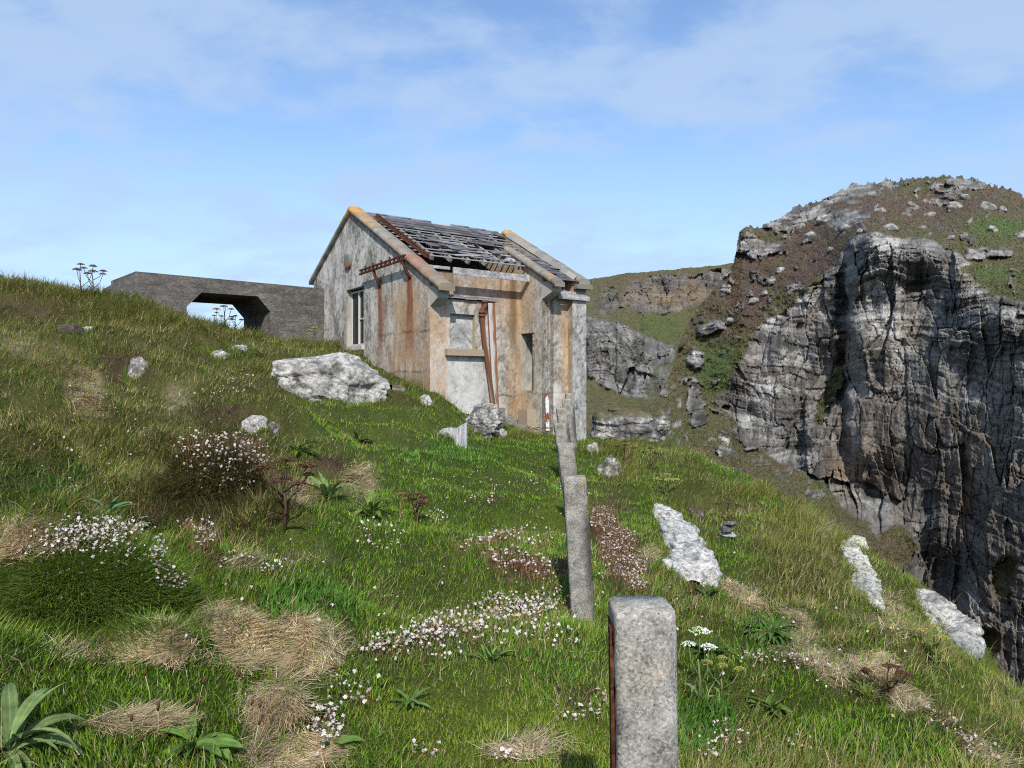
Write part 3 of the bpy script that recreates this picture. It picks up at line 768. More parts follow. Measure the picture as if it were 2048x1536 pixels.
mb = MB(); rect_wall(mb, 't', -.83, 3.172, 3.92, -1.8, lambda a: 2.0, [], -.28, col_bayf)
mb.build('bay_wall', M_WALL, hut)
def col_pil(a, z):
    c = mottled(a, z, (.10,.10,.095), (.38,.375,.355), -.08+.12*sm(1.2, .0, z), 29)
    c = cmix(c, c*.35, sm(.2, .5, fbm(a*14, z*1.2, octv=3))*.55)
    for zc in (-.13, -.42): c = crack(c, a, z, zc, .45)
    return c
def col_pils(a, z):
    return ochre(col_pil(a, z), 1.0+0*a, a, z, 3, (.40,.25,.11))
mb = MB()
rect_wall(mb, 'w', 3.89, -5.83, -.675, -2.0, lambda w: rake(w)-.11, [(-2.75, -1.35, -.35, 1.35)], .39, col_pils)
sheet(mb, H(0, -.673, 0), UX, Zu, [(3.888, -2.0), (4.282, -2.0), (4.282, 2.05), (3.888, 2.05)], col_pil)
mb.build('end_wall', M_WALL, hut)
mb = MB(); hbox(mb, 0.0, 4.28, -5.83, -5.58, -1, 2.64, (.3,.28,.25)); mb.build('back_wall', M_WALL, hut)
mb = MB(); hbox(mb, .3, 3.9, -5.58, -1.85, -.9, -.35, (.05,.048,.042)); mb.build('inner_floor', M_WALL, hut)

# --- copings, with a shallow saddle section
def coping(t0, t1, wa, wb, name='coping', kneel=True, seed=0, step=None, drop=0.):
    mb = MB()
    def run(w0, w1, n):
        ws = np.linspace(w0, w1, n); V = []
        for w in ws:
            z = float(rake(w))-drop + .012*float(perlin(w*7, seed+.5))
            th = .135
            tm = (t0+t1)/2
            for (t, dz) in ((t0, -th), (t0, -.045), (t0+.07, 0), (t1-.07, 0), (t1, -.045), (t1, -th)):
                V.append((t+.006*float(perlin(w*9, t*5+seed)), w, z+dz+.006*float(perlin(w*12, t*8+seed))))
        V = np.array(V); P = H(V[:, 0], V[:, 1], V[:, 2])
        i = np.arange(n-1)[:, None]*6; j = np.arange(6)[None]; j2 = (j+1) % 6
        q = np.stack([i+j, i+j2, i+6+j2, i+6+j], -1).reshape(-1, 4)
        mb.add(P, q, c=(.3,.3,.3))
        for e in (0, n-1): mb.add(P[e*6:e*6+6], [(0, 1, 4, 5), (1, 2, 3, 4)], c=(.3,.3,.3))
    if wa < WR: run(wa, WR, 40); run(WR, wb, 70)
    else: run(wa, wb, 50)
    return mb
def cope_cols(P, lich, rust=None, seed=0):
    n1 = fbm(P[:, 0]*4, P[:, 1]*4, P[:, 2]*4, octv=4); n2 = fbm(P[:, 0]*28, P[:, 1]*28, P[:, 2]*28, octv=3)
    c = cmix(np.broadcast_to(np.float32((.10,.092,.078)), P.shape), np.float32((.30,.28,.235)), np.clip(.45+.6*n1+.5*n2, 0, 1))
    return c
def finish_coping(mb, lichen_at, rust_at=None):
    """lichen (orange crust) and rust wash as patches of their own"""
    P = np.concatenate(mb.v); c = cope_cols(P, 0)
    d = P-A0; w = d@VX; t = d@UX
    for (wc, rw, k) in lichen_at:
        m = np.exp(-((w-wc)/rw)**2)*k*np.clip(.6+1.6*fbm(P[:, 0]*9, P[:, 1]*9, P[:, 2]*9, octv=3), 0, 1)
        c = cmix(c, np.float32((.50,.235,.025)), np.clip(m, 0, .95))
    if rust_at:
        for (w0, w1, k) in rust_at:
            m = sm(w0-.1, w0+.05, w)*sm(w1+.1, w1-.05, w)*np.clip(.55+1.1*fbm(t*8, w*1.5, octv=3), 0, 1)*k
            c = cmix(c, np.float32((.26,.085,.03)), np.clip(m, 0, .9))
    mb.c = [c.astype(np.float32)]
mb = coping(-.07, .27, -5.98, .43, seed=1)
finish_coping(mb, [(-3.45, .34, 1.3), (-2.75, .12, .6), (-2.45, .08, .6), (.36, .06, .3)], [(-.95, .05, .5), (-1.55, -1.1, .2)])
cop1 = mb.build('coping', M_WALL, hut, smooth=False)
cop1['label'] = 'left gable coping with orange lichen at its peak and rust wash near its foot'
def corbel(parent, t0, t1, w0, ztop_, wout):
    mb = MB(); c = (.34,.325,.29)
    prof = [(w0, ztop_), (w0+wout, ztop_), (w0+wout-.03, ztop_-.21), (w0+wout-.05, ztop_-.24), (w0, ztop_-.36)]
    for i in range(len(prof)):
        a, b = prof[i], prof[(i+1) % len(prof)]
        wq(mb, [(t0, a[0], a[1]), (t1, a[0], a[1]), (t1, b[0], b[1]), (t0, b[0], b[1])], c)
    for t in (t0, t1):
        P = H([t]*5, [p[0] for p in prof], [p[1] for p in prof]); mb.add(P, [(0, 1, 2, 3)], [(0, 3, 4)], c)
    return mb.build('kneeler', M_WALL, parent)
corbel(cop1, 0.002, .225, .002, float(rake(.2))-.14, .30)
mb = coping(3.10, 3.37, -2.15, -.30, seed=2); finish_coping(mb, [(-.55, .08, .5), (-1.2, .05, .4)])
cop2 = mb.build('coping', M_WALL, hut)
corbel(cop2, 3.172, 3.42, -.828, float(rake(-.6))-.15, .38)
mb = MB()    # block of parapet above the bay wall carrying the second coping
hbox(mb, 3.173, 3.42, -.826, -.50, 2.02, 2.18, (.28,.265,.23)); mb.build('parapet_block', M_WALL, hut)
mb = coping(4.02, 4.33, -5.98, -.60, seed=3, drop=.02); finish_coping(mb, [(-3.4, .3, 1.0), (-2.7, .1, .7), (-2.9, .1, .5)])
cop3 = mb.build('coping', M_WALL, hut)
mb = MB()
hbox(mb, 3.90, 4.34, -.64, -.52, 2.14, 2.24, (.16,.15,.13)); mb.build('kneeler', M_WALL, cop3)

# --- roof: rafters, battens, ceiling boards, loose slates, ridge tiles, eaves boards
roof = MB()
zs = lambda w: rake(w)-.135
nrm = np.array([0, 0, 1.])
def slate(mb, t, w, wid, ln, lift, tilt, rot, c, back=False):
    s = 1 if not back else -1
    sl = SL if not back else SLB
    dv = np.array([0, s*1.0, -sl]); dv /= np.linalg.norm(dv)           # down the slope (t,w,z)
    up = np.array([0, s*sl, 1.0]); up /= np.linalg.norm(up)
    tv = np.array([1., 0, 0])
    t2 = tv*math.cos(rot)+dv*math.sin(rot); d2 = dv*math.cos(rot)-tv*math.sin(rot)
    o = np.array([t, w, float(zs(w))])+up*lift
    cc = []
    for th in (0, .009):
        for (a, b) in ((-.5, 0), (.5, 0), (.5, 1), (-.5, 1)):
            p = o+t2*a*wid+d2*b*ln+up*(th+b*tilt); cc.append(p)
    cc = np.array(cc); mb.box8(H(cc[:, 0], cc[:, 1], cc[:, 2]), c)
SC = [(.105,.097,.100),(.135,.122,.126),(.085,.080,.082),(.155,.142,.142),(.118,.115,.115),(.12,.105,.098)]
HOLES = [(.36,1.0,4.6,7.2),(.36,.9,8.2,12),(1.25,1.75,4.2,5.4),(1.5,2.1,6.3,7.4),(2.15,2.75,4.0,5.0),(2.3,2.95,7.2,8.4),(1.0,2.9,10.4,11.6),(3.45,3.95,2.2,4.4),(3.4,3.9,5.4,7.2),(3.4,3.9,8.0,8.9)]
def holed(t, k):
    return any(a-.11 < t < b+.11 and c-1.6 < k < d for a, b, c, d in HOLES)
rs = random.Random(4)
cl = 1/math.sqrt(1+SL*SL)
ncourse = 13
def missing(t, k):
    """k = course counted down from the ridge"""
    if t > 3.3:                                   # strip over the bay
        return {0:.3,1:.6,2:.75,3:.8,4:.75,5:.85,6:.7,7:.8,8:.75,9:.5}.get(k, .03)
    if k <= 1: return .03
    if k == 2: return .15 if t > 1.6 else .02
    if k == 3: return .45 if t > 1.2 else .03
    if k == 4: return .6 if t > .9 else .05
    if k == 5: return .8 if t > .8 else .5
    if k == 6: return .85 if t > .5 else .8
    if k == 7: return .65
    if k in (8, 9): return .42 if t > .8 else .95
    if k == 10: return .6 if t > .7 else .95
    if k == 11: return .75
    return .55 if t > 1.2 else 1
for k in range(16):
    w_top = WR + .06 + k*.172
    for j in range(16):
        t = .36 + j*.242 + (.121 if k % 2 else 0)
        if t > 3.95: continue
        if t < 3.3 and w_top > -1.50: continue
        if t < 3.12 and k > 12: continue
        if 3.02 < t < 3.46 and w_top > -2.1: continue
        if t > 3.4 and w_top > -.74: continue
        if rs.random() < missing(t, k)*.7 or holed(t, k): continue
        c = np.array(rs.choice(SC))*rs.uniform(.6, 1.0)
        loose = 3 <= k <= 12 and rs.random() < .45
        slate(roof, t+rs.uniform(-.012, .012), w_top+(rs.uniform(0, .12) if loose else 0), .236, .345 if not loose else rs.uniform(.22, .345),
              .014, .010+.013+(rs.uniform(0, .03) if loose else 0), rs.uniform(-.09, .09) if loose else rs.uniform(-.015, .015), c)
for k in range(13):
    for j in range(15):
        t = .36+j*.242+(.121 if k % 2 else 0)
        if t > 3.82: continue
        slate(roof, t, WR-.06-k*.172, .236, .345, .014, .02, rs.uniform(-.02, .02), np.array(rs.choice(SC))*rs.uniform(.8, 1.1), True)
roof_o = roof.build('roof', M_SLATE, hut); roof_o['label'] = 'purple-grey slate roof with many slates slipped or missing'
sk = MB()
for k in range(14):                               # boarding under the back slope
    w = WR-.05-k*.165; p = np.array([(.3,w),(3.95,w),(3.95,w-.16),(.3,w-.16)])
    P_ = np.array([(a_, b_, float(rake(b_))-.16+h_) for h_ in (-.02, 0) for a_, b_ in p]); sk.box8(H(P_[:, 0], P_[:, 1], P_[:, 2]), (.10,.095,.09))
sk.build('boarding', M_WOOD, roof_o)
def rafter(t, wend):
    mb = MB()
    a, b = H(t, WR+.02, float(zs(WR+.02))-.075), H(t, wend, float(zs(wend))-.075)
    mb.bar(a, b, .05, .11, c=np.array((.22,.215,.21))*rs.uniform(.7, 1.2)); mb.build('rafter', M_WOOD, roof_o)
for t in np.arange(.42, 3.85, .43): rafter(t, -1.42 if t < 3.2 else -.72)
for t in np.arange(.42, 3.85, .86):
    mb = MB(); mb.bar(H(t, WR-.02, float(zs(WR))-.085), H(t, -5.7, float(zs(-5.7))-.075), .05, .11, c=(.15,.145,.14)); mb.build('rafter', M_WOOD, roof_o)
for k in range(12):                               # battens, some broken short
    w = WR+.12+k*.19
    if w > -1.3: continue
    t0, t1 = .30, 3.85
    if k in (6, 9): t1 = 2.4
    if k == 8: t0 = 1.1
    mb = MB(); z = float(zs(w))-.003
    mb.bar(H(t0, w, z), H(t1, w+rs.uniform(-.03, .03), z+rs.uniform(-.015, .01)), .045, .022, c=np.array((.27,.27,.275))*rs.uniform(.65, 1.25))
    mb.build('batten', M_WOOD, roof_o)
for i in range(15):                               # slid debris: boards and slips lying loose on the slope
    t = rs.uniform(.6, 3.0); w = rs.uniform(-2.75, -1.5); L = rs.uniform(.25, .9)
    if i == 0: deb = MB()
    a = rs.uniform(-.10, .10)
    z = float(zs(w))+.028+rs.uniform(0, .02)
    deb.bar(H(t-L/2, w-a, z+a*SL), H(min(t+L/2, 3.05), w+a, z-a*SL), rs.uniform(.03, .13), .012, up=H(0, SL, 1)-H(0, 0, 0), c=np.array(rs.choice(SC+[(.25,.25,.26)]))*rs.uniform(.7, 1.3))
deb.build('slipped_boarding', M_SLATE, roof_o)
for (a, b, z) in ((.27, .86, 0), (.88, 1.45, 0), (1.46, 1.98, 0), (2.52, 3.02, .0), (3.03, 3.5, -.01), (3.5, 3.86, -.02)):
    mb = MB()
    for s, k in ((1, SL), (-1, SLB)):
        p = []
        for dz in (-.02, .012):
            for (t, dw) in ((a, 0), (b, 0), (b, .15), (a, .15)):
                p.append((t, WR+s*dw, ZR-.118-k*dw+dz+z))
        p = np.array(p); mb.box8(H(p[:, 0], p[:, 1], p[:, 2]), np.array((.15,.15,.165))*rs.uniform(.8, 1.15))
    mb.tube(H(np.array([a, b]), WR, ZR-.10+z), .028, 8, (.16,.16,.175))
    mb.build('ridge_tile', M_SLATE, roof_o)
mb = MB()                                         # mortar bed showing where a ridge tile is gone
hbox(mb, 1.98, 2.52, WR-.06, WR+.06, ZR-.19, ZR-.125, (.42,.37,.30)); mb.build('ridge_mortar', M_WALL, roof_o)
def fascia(t0, t1, w, z0, z1, rusty, name='fascia_board'):
    mb = MB()
    def cf(a, b):
        c = mottled(a*1.5, b*6, (.15,.15,.152), (.38,.38,.38), .0, 41)
        m = sm(.30, .5, fbm(a*9+3, b*5, octv=3))*rusty
        return cmix(c, np.float32((.27,.09,.03)), np.clip(m, 0, .9))
    sheet(mb, H(0, w, 0), UX, Zu, [(t0, z0), (t1, z0), (t1, z1), (t0, z1)], cf, .012)
    hbox(mb, t0, t1, w-.03, w-.003, z0, z1, (.30,.30,.30))
    return mb.build(name, M_WOOD, hut)
fascia(1.22, 3.14, -1.23, 2.30, 2.445, 1.0)
fascia(.32, 1.2, -1.33, 2.40, 2.46, .1, 'wall_plate')
fascia(3.45, 4.32, -.60, 1.90, 2.00, .2)
fascia(3.46, 4.26, -.63, 2.005, 2.075, 1.6, 'gutter_board')
mb = MB(); hbox(mb, 3.45, 4.3, -.84, -.655, 1.985, 2.0, (.2,.19,.17)); mb.build('soffit', M_WOOD, hut)
mb = MB()                                        # lead flashing against the end coping
for k in range(9):
    w = -3.3+k*.29
    p = np.array([(3.93,w),(4.03,w),(4.03,w+.288),(3.93,w+.288)]); j_ = .02*rs.random()
    P_ = np.array([(a_, b_, float(rake(b_))-.115+j_+(a_-3.93)*.9+h_) for h_ in (0, .012) for a_, b_ in p]); mb.box8(H(P_[:, 0], P_[:, 1], P_[:, 2]), np.array((.22,.215,.205))*rs.uniform(.7, 1.2))
mb.build('flashing', M_WALL, roof_o)
mb = MB()
hbox(mb, 2.95, 3.12, -2.2, -1.75, 2.93-.12, 2.97-.1, (.50,.50,.49)); mb.build('lead_sheet', M_WALL, roof_o)

# --- sash window in the gable
win = MB(); wc = (.43,.42,.39)
def fr(w0, w1, z0, z1, t0=.07, t1=.12): hbox(win, t0, t1, w0, w1, z0, z1, np.array(wc)*rs.uniform(.85, 1.08))
fr(-3.735, -3.68, .90, 2.10); fr(-2.945, -2.895, .90, 2.10); fr(-3.68, -2.945, 2.06, 2.10); fr(-3.68, -2.945, .90, .945)
fr(-3.325, -3.28, .945, 2.06, .065, .115); fr(-3.28, -2.945, 1.465, 1.495, .075, .115)
wo = win.build('window', M_PLAIN, hut); wo['label'] = 'white painted sash window, its panes black'
mb = MB(); hbox(mb, -.06, .12, -3.78, -2.85, .80, .895, (.42,.41,.375)); mb.build('sill', M_PLAIN, wo)
mb = MB(); hbox(mb, .10, .106, -3.68, -2.945, .94, 2.065); mb.build('pane', M_GLASS, wo)
mb = MB(); hbox(mb, -.03, .06, -3.76, -2.87, 2.142, 2.165, (.30,.28,.22)); mb.build('window_head', M_WALL, wo)
# --- round vent
mb = MB(); c = H(0, -3.66, 2.77)
a = np.linspace(0, 2*math.pi, 33)[:-1]
ring = lambda r, t: c + t*UX + r*(np.cos(a)[:, None]*VX + np.sin(a)[:, None]*Zu)
rr = [(.165, .01), (.165, -.05), (.150, -.062), (.10, -.07), (.0, -.072)]
V = np.concatenate([ring(r, t) for r, t in rr]); n = 32
i = np.arange(len(rr)-1)[:, None]*n; j = np.arange(n)[None]; j2 = (j+1) % n
cc = np.where(((V-c)@Zu)[:, None] + .5*((V-c)@VX)[:, None] < -.02, np.float32((.24,.115,.07)), np.float32((.13,.135,.13)))
mb.add(V, np.stack([i+j, i+j2, i+n+j2, i+n+j], -1).reshape(-1, 4), c=cc); mb.build('round_vent', M_WALL, hut, smooth=True)
# --- rusty bracket on the gable
mb = MB(); rc = (.13,.04,.018)
a, b = H(-.16, -2.72, 2.36), H(-.16, -.66, 2.39)
mb.bar(a, b, .035, .035, c=rc); mb.bar(a+Zu*.075, b+Zu*.075, .035, .03, c=rc)
for k in range(11):
    p = a+(b-a)*(k+.5)/11; mb.bar(p-Zu*.02, p+Zu*.095, .04, .035, up=UX, c=rc)
    if k % 2: mb.bar(p+Zu*.09, p+Zu*.14, .03, .03, up=UX, c=rc)
for w, zl in ((-2.08, 2.02), (-.78, 2.05)):
    pts = [H(-.15, w, 2.36), H(-.12, w+.01, 2.25), H(-.05, w, 2.14), H(.02, w+.01, zl)]
    mb.tube(pts, [.032, .03, .034, .03], 7, rc)
mb.build('rusty_bracket', M_RUST, hut)
mb = MB()
a, b = H(.30, -2.95, float(rake(-2.95))+.03), H(.34, -.72, float(rake(-.72))+.02)
mb.bar(a, b, .07, .022, c=rc); mb.bar(a+Zu*.03+UX*.03, b+Zu*.03+UX*.03, .02, .07, c=rc)
for k in range(14):
    p = a+(b-a)*(k+.6)/14; mb.bar(p, p+Zu*(.05+.03*rs.random()), .035, .05, up=UX, c=rc)
mb.build('rusty_rail', M_RUST, hut)
# --- drain pipe and the leaning casing beside it
mb = MB()
pt = lambda px, py, w: W(px, py, 0)  # (unused)
def hp(px, py, w):
    """point on the plane w = const seen along a measured sight line"""
    r = W(px, py, 1.0); dd = r@VX; k = (A0@VX + w)/dd
    return r*k
P0 = [hp(*p) for p in ((970,601,.10),(970,612,.10),(964,620,.10),(964,632,.10),(968,680,.10),(977,740,.10),(985,800,.10),(990,850,.10))]
mb.tube(P0, [.052,.047,.047,.047,.045,.045,.045,.047], 12, (.17,.065,.03))
for (p, q) in ((601, 606), (622, 627), (629, 634)):
    x = 970 if p < 610 else 964
    mb.tube([hp(x, p, .10), hp(x, q, .10)], .064, 12, (.16,.06,.028))
mb.tube([hp(988, 815, .10), hp(988.5, 822, .10)], .064, 12, (.16,.06,.028))
pv = np.concatenate(mb.v); nz = np.clip(.5+1.2*fbm(pv[:, 0]*9, pv[:, 1]*9, pv[:, 2]*3, octv=3), 0, 1)
mb.c = [cmix(np.broadcast_to(np.float32((.12,.048,.026)), pv.shape), np.float32((.30,.275,.19)), sm(.55, .8, nz)*sm(1.4, 1.1, pv[:, 2])).astype(np.float32)]
mb.build('drainpipe', M_WALL, hut, smooth=True)
mb = MB()
def casing(pts, n=40):
    (xl0, xr0, y0), (xl1, xr1, y1) = pts
    V = []; C = []
    for i in range(n):
        f = i/(n-1); y = y0+(y1-y0)*f
        for k, g in enumerate(np.linspace(0, 1, 8)):
            x = (xl0+(xl1-xl0)*f)*(1-g)+(xr0+(xr1-xr0)*f)*g
            V.append(hp(x, y, .055)); C.append((g, f))
    V = np.array(V); C = np.array(C)
    nz = fbm(C[:, 0]*2, C[:, 1]*7, octv=3)
    col = cmix(np.broadcast_to(np.float32((.40,.39,.37)), V.shape), np.float32((.20,.085,.04)), sm(.42, .7, C[:, 0]+.45*nz))
    mb.add(V, grid_quads(n, 8), c=col); mb.add(V-VX*.045, grid_quads(n, 8), c=col*.8)
    for s in (0, 7):
        idx = np.arange(n)*8+s; E = np.concatenate([V[idx], V[idx]-VX*.045]); mb.add(E, [(i, i+1, n+i+1, n+i) for i in range(n-1)], c=(.25,.11,.05))
casing(((976, 990, 606), (989, 999, 846)))
mb.build('pipe_casing', M_WALL, hut)
# --- steel door post at the bay corner, white paint peeling from rust
mb = MB(); n = 60
V = []; C = []
for i in range(n):
    f = i/(n-1)
    for g in np.linspace(0, 1, 6):
        V.append(hp(1090.5+7*g+1.5*f, 786+76*f, -.80)); C.append((g, f))
V = np.array(V); C = np.array(C)
col = cmix(np.broadcast_to(np.float32((.62,.61,.60)), V.shape), np.float32((.19,.06,.03)), sm(.22, .34, np.abs(fbm(C[:, 0]*1.6, C[:, 1]*6+2, octv=3))+.35*sm(.14, .02, C[:, 1])+.4*np.exp(-((C[:, 1]-.62)/.1)**2)))
mb.add(V, grid_quads(n, 6), c=col); mb.add(V-VX*.03, grid_quads(n, 6), c=col)
mb.build('door_post', M_PLAIN, hut)
# --- plinth step in the corner (part of the walls)
mb = MB()
hbox(mb, 2.92, 3.168, -1.35, -1.02, -1.5, -.47, (.30,.25,.18)); mb.build('plinth', M_WALL, hut)

# ------------------------------------------------------------------ concrete shelter beside it
WB, TB = -5.14, 2.1
shel = empty('concrete_shelter', H(-2, WB, .9), 'dark grey flat-topped concrete shelter with a chamfered open archway', 'shelter')
mb = MB()
ztl, ztr = 2.385, 2.335
def zt(t): return ztr + (ztl-ztr)*(-t/4.03)
outer = [(-4.03, -1), (-3.04, -1), (-3.04, 1.72), (-2.74, 2.045), (-1.55, 2.045), (-1.27, 1.72), (-1.27, -1), (0, -1), (0, zt(0)), (-4.03, zt(-4.03))]
for w in (WB, WB-TB):
    def fq(a): mb.add(H([p[0] for p in a], [w]*4, [p[1] for p in a]), [(0, 1, 2, 3)], c=(.1,.1,.1))
    fq([(-4.03,-1),(-3.04,-1),(-3.04,1.72),(-4.03,1.72)]); fq([(-4.03,1.72),(-3.04,1.72),(-2.74,2.045),(-4.03,2.045)])
    fq([(-1.27,-1),(0,-1),(0,1.72),(-1.27,1.72)]); fq([(-1.27,1.72),(0,1.72),(0,2.045),(-1.55,2.045)])
    fq([(-4.03,2.045),(0,2.045),(0,zt(0)),(-4.03,zt(-4.03))])
arch = [(-3.04,-1),(-3.04,1.72),(-2.74,2.045),(-1.55,2.045),(-1.27,1.72),(-1.27,-1)]
for a, b in zip(arch[:-1], arch[1:]): mb.add(H([a[0],b[0],b[0],a[0]], [WB,WB,WB-TB,WB-TB], [a[1],b[1],b[1],a[1]]), [(0,1,2,3)], c=(.1,.1,.1))
for t in (-4.03, 0): mb.add(H([t]*4, [WB,WB-TB,WB-TB,WB], [-1,-1,zt(t),zt(t)]), [(0,1,2,3)], c=(.1,.1,.1))
mb.add(H([-4.03,0,0,-4.03], [WB,WB,WB-TB,WB-TB], [zt(-4.03),zt(0),zt(0),zt(-4.03)]), [(0,1,2,3)], c=(.1,.1,.1))
mb.build('block', M_BUNK, shel)
mb = MB()                                         # splayed wing wall stepping down to the left
p0 = H(-4.03, WB-.02, 0); p1 = np.array([W(222,563,16.7)[0], 16.7, 0]); p2 = np.array([W(206,577,17.2)[0], 17.2, 0]); p3 = np.array([W(176,588,18.0)[0], 18.0, 0])
def wing(a, b, za, zb):
    d = (b-a)/np.linalg.norm(b-a); nn = np.array([-d[1], d[0], 0])*.3
    mb.box8([a-Zu*.5, b-Zu*.5, b-nn-Zu*.5, a-nn-Zu*.5, a+Zu*za, b+Zu*zb, b-nn+Zu*zb, a-nn+Zu*za])
wing(p0, p1, 2.383, 2.375); wing(p1, p2, 2.28, 2.26); wing(p2, p3, 2.22, 2.17)
mb.build('wing_wall', M_BUNK, shel)
# ------------------------------------------------------------------ far headland, gully and far hill: relief built from measured distances
def tps2(ctrl, S=200.):
    a = np.array(ctrl, float); xy = a[:, :2]/S
    c = tps_fit(xy, np.log(a[:, 2]), .004)
    return lambda px, py: np.exp(tps_eval(c, xy, np.stack([px.ravel()/S, py.ravel()/S], -1)).reshape(px.shape))
def poly_d(px, py, poly):
    """signed distance in sight-line units, positive inside"""
    poly = np.array(poly, float); ins = np.zeros(px.shape, bool); dm = np.full(px.shape, 1e9)
    for (x0, y0), (x1, y1) in zip(poly, np.roll(poly, -1, 0)):
        cond = (y0 > py) != (y1 > py)
        xin = (x1-x0)*(py-y0)/((y1-y0) if abs(y1-y0) > 1e-9 else 1e-9)+x0
        ins ^= cond & (px < xin)
        t = np.clip(((px-x0)*(x1-x0)+(py-y0)*(y1-y0))/((x1-x0)**2+(y1-y0)**2), 0, 1)
        dm = np.minimum(dm, np.hypot(px-x0-t*(x1-x0), py-y0-t*(y1-y0)))
    return np.where(ins, dm, -dm)
def blob(px, py, cx, cy, rx, ry, a=0):
    ca, sa = math.cos(math.radians(a)), math.sin(math.radians(a)); dx = px-cx; dy = py-cy
    return np.exp(-(((dx*ca+dy*sa)/rx)**2+((-dx*sa+dy*ca)/ry)**2)**1.5)

GREEN = [(.055,.070,.022),(.085,.078,.032),(.115,.088,.050)]
def turf_colour(px, py, P, heather):
    n = fbm(P[..., 0]*.35, P[..., 2]*.5, P[..., 1]*.2, octv=4); n2 = fbm(P[..., 0]*1.6, P[..., 2]*2.2, P[..., 1]*.8, octv=4)
    c = cmix(np.broadcast_to(np.float32(GREEN[0]), P.shape), np.float32(GREEN[1]), np.clip(.5+.9*n, 0, 1))
    c = cmix(c, np.float32(GREEN[2]), np.clip(.2+1.1*n2, 0, 1)*.6)
    h = np.clip(heather*(.65+.9*n+.8*n2), 0, 1)
    c = cmix(c, np.float32((.084,.057,.042)), h)
    c = cmix(c, np.float32((.105,.065,.070)), np.clip(h*sm(.1, .5, n2), 0, 1)*.3)
    n3 = fbm(P[..., 0]*4.5, P[..., 2]*6, P[..., 1]*2, octv=3)
    return c*(1+.35*n2+.45*n3)[..., None]

def strata(u, z, seed, warp=1.0):
    """layer coordinate: gently folded beds"""
    return z + .14*u + warp*(1.2*perlin(u*.12+seed, z*.10) + .5*perlin(u*.35, z*.3+seed) + .18*perlin(u*1.1, z*.9+seed))

def bricks(u, s, th, wd, seed):
    """bedded, jointed blocks: offset per block and distance to the nearest bed / joint"""
    s2 = s/th + .35*perlin(u/(wd*4)+seed, s/(th*3.)) + .5*perlin(s/(th*5.)+seed*3, .5)
    bi = np.floor(s2); fb = s2-bi
    u2 = u/(wd*(.6+.9*_h2(bi, bi*0+seed, 5))) + 7*_h2(bi, bi*0, seed) + .30*perlin(s/(th*.9)+seed, u/(wd*1.5)) 
    ui = np.floor(u2); fu = u2-ui
    r = _h2(bi, ui, seed+11)
    eb = np.minimum(fb, 1-fb)*th; eu = np.minimum(fu, 1-fu)*wd
    return r, eb, eu, bi

def facets(u, s, seed, tilt):
    """irregular broken blocks: every cell gets its own set-back and its own tilted face"""
    x = np.asarray(u, np.float64); y = np.asarray(s, np.float64)
    xi = np.floor(x); yi = np.floor(y); f1 = np.full(x.shape, 9.); f2 = f1.copy(); bx = np.zeros(x.shape); by = bx.copy(); ci_ = bx.copy(); cj_ = bx.copy()
    for dx in (-1, 0, 1):
        for dy in (-1, 0, 1):
            ci = xi+dx; cj = yi+dy
            px = ci+_h2(ci, cj, seed*7+1); py = cj+_h2(ci, cj, seed*7+2); d = np.maximum(np.abs(px-x), np.abs(py-y)) + .25*np.hypot(px-x, py-y)
            k = d < f1
            f2 = np.where(k, f1, np.minimum(f2, d)); f1 = np.where(k, d, f1)
            bx = np.where(k, x-px, bx); by = np.where(k, y-py, by); ci_ = np.where(k, ci, ci_); cj_ = np.where(k, cj, cj_)
    r = _h2(ci_, cj_, seed*7+3); t1 = _h2(ci_, cj_, seed*7+4)-.5; t2 = _h2(ci_, cj_, seed*7+5)-.5
    return (r-.5) + tilt*(bx*t1 + by*(t2-.12)), f2-f1, r

def rock_relief(u, z, d, seed, warp=1.0):
    """depth offset (m, + = set back) and block tone for bedded, jointed, broken rock"""
    s = strata(u, z, seed, warp)
    ub = u + .7*fbm(u*.25+seed, z*.12, octv=3) + .12*fbm(u*1.5, z*1.2+seed, octv=2)
    sb = s + .10*fbm(u*1.3+5, z*1.6+seed, octv=3)
    a, ea, ra = facets(ub/4.6, sb/13.0, seed, 1.5); b, eb, rb = facets(ub/1.7+.3*a, sb/6.5, seed+1, 1.7)
    c, ec, rc = facets(ub/.95, sb/1.15, seed+2, 1.8); e, ee, re_ = facets(ub/.38, sb/1.3, seed+3, 1.6)
    brk = .6+.6*sm(-.25, .35, fbm(u*.18+3, z*.16+seed, octv=3))
    c, ec, rc = facets(ub/.8+.25*b, sb/2.6, seed+2, 1.8)
    k1, q1, q2, _ = bricks(ub, sb, .85, 1.9, seed+5); k2, q3, q4, _ = bricks(ub, sb, .34, 1.1, seed+6)
    lam = sm(-.2, .3, fbm(u*.12+11, z*.10+seed, octv=2))
    off = 1.8*a + 1.0*b + .50*c*brk + .20*e*brk + .30*sm(.07, 0, eb)*(rb > .4) + .16*sm(.08, 0, ec)*(rc > .5) + .42*(k1-.5)*(.5+.7*lam) + .20*(k2-.5)*(.4+.8*lam) + .16*sm(.05, 0, q1)*lam + .10*sm(.035, 0, q3)*lam + .14*sm(.06, 0, q2)
    bed = np.floor(sb/1.7+.7*perlin(u*.06+seed, 3.3)); bf = sb/1.7+.7*perlin(u*.06+seed, 3.3)-bed
    off = off + .55*(_h2(bed, bed*0, seed)-.5) - .25*(bf-.5)
    off = off + .12*sm(.04, 0, eb)*(ra > .5) + .10*sm(.06, 0, ec)
    off = off - .7*fbm(u*.11+seed, z*.07, octv=2) - .16*fbm(u*.6, z*.5+seed, octv=4) - .05*fbm(u*4, z*3.4+seed, octv=2)
    crev = sm(.07, 0, eb)
    return off, s, crev, rb, .6*rc+.4*re_

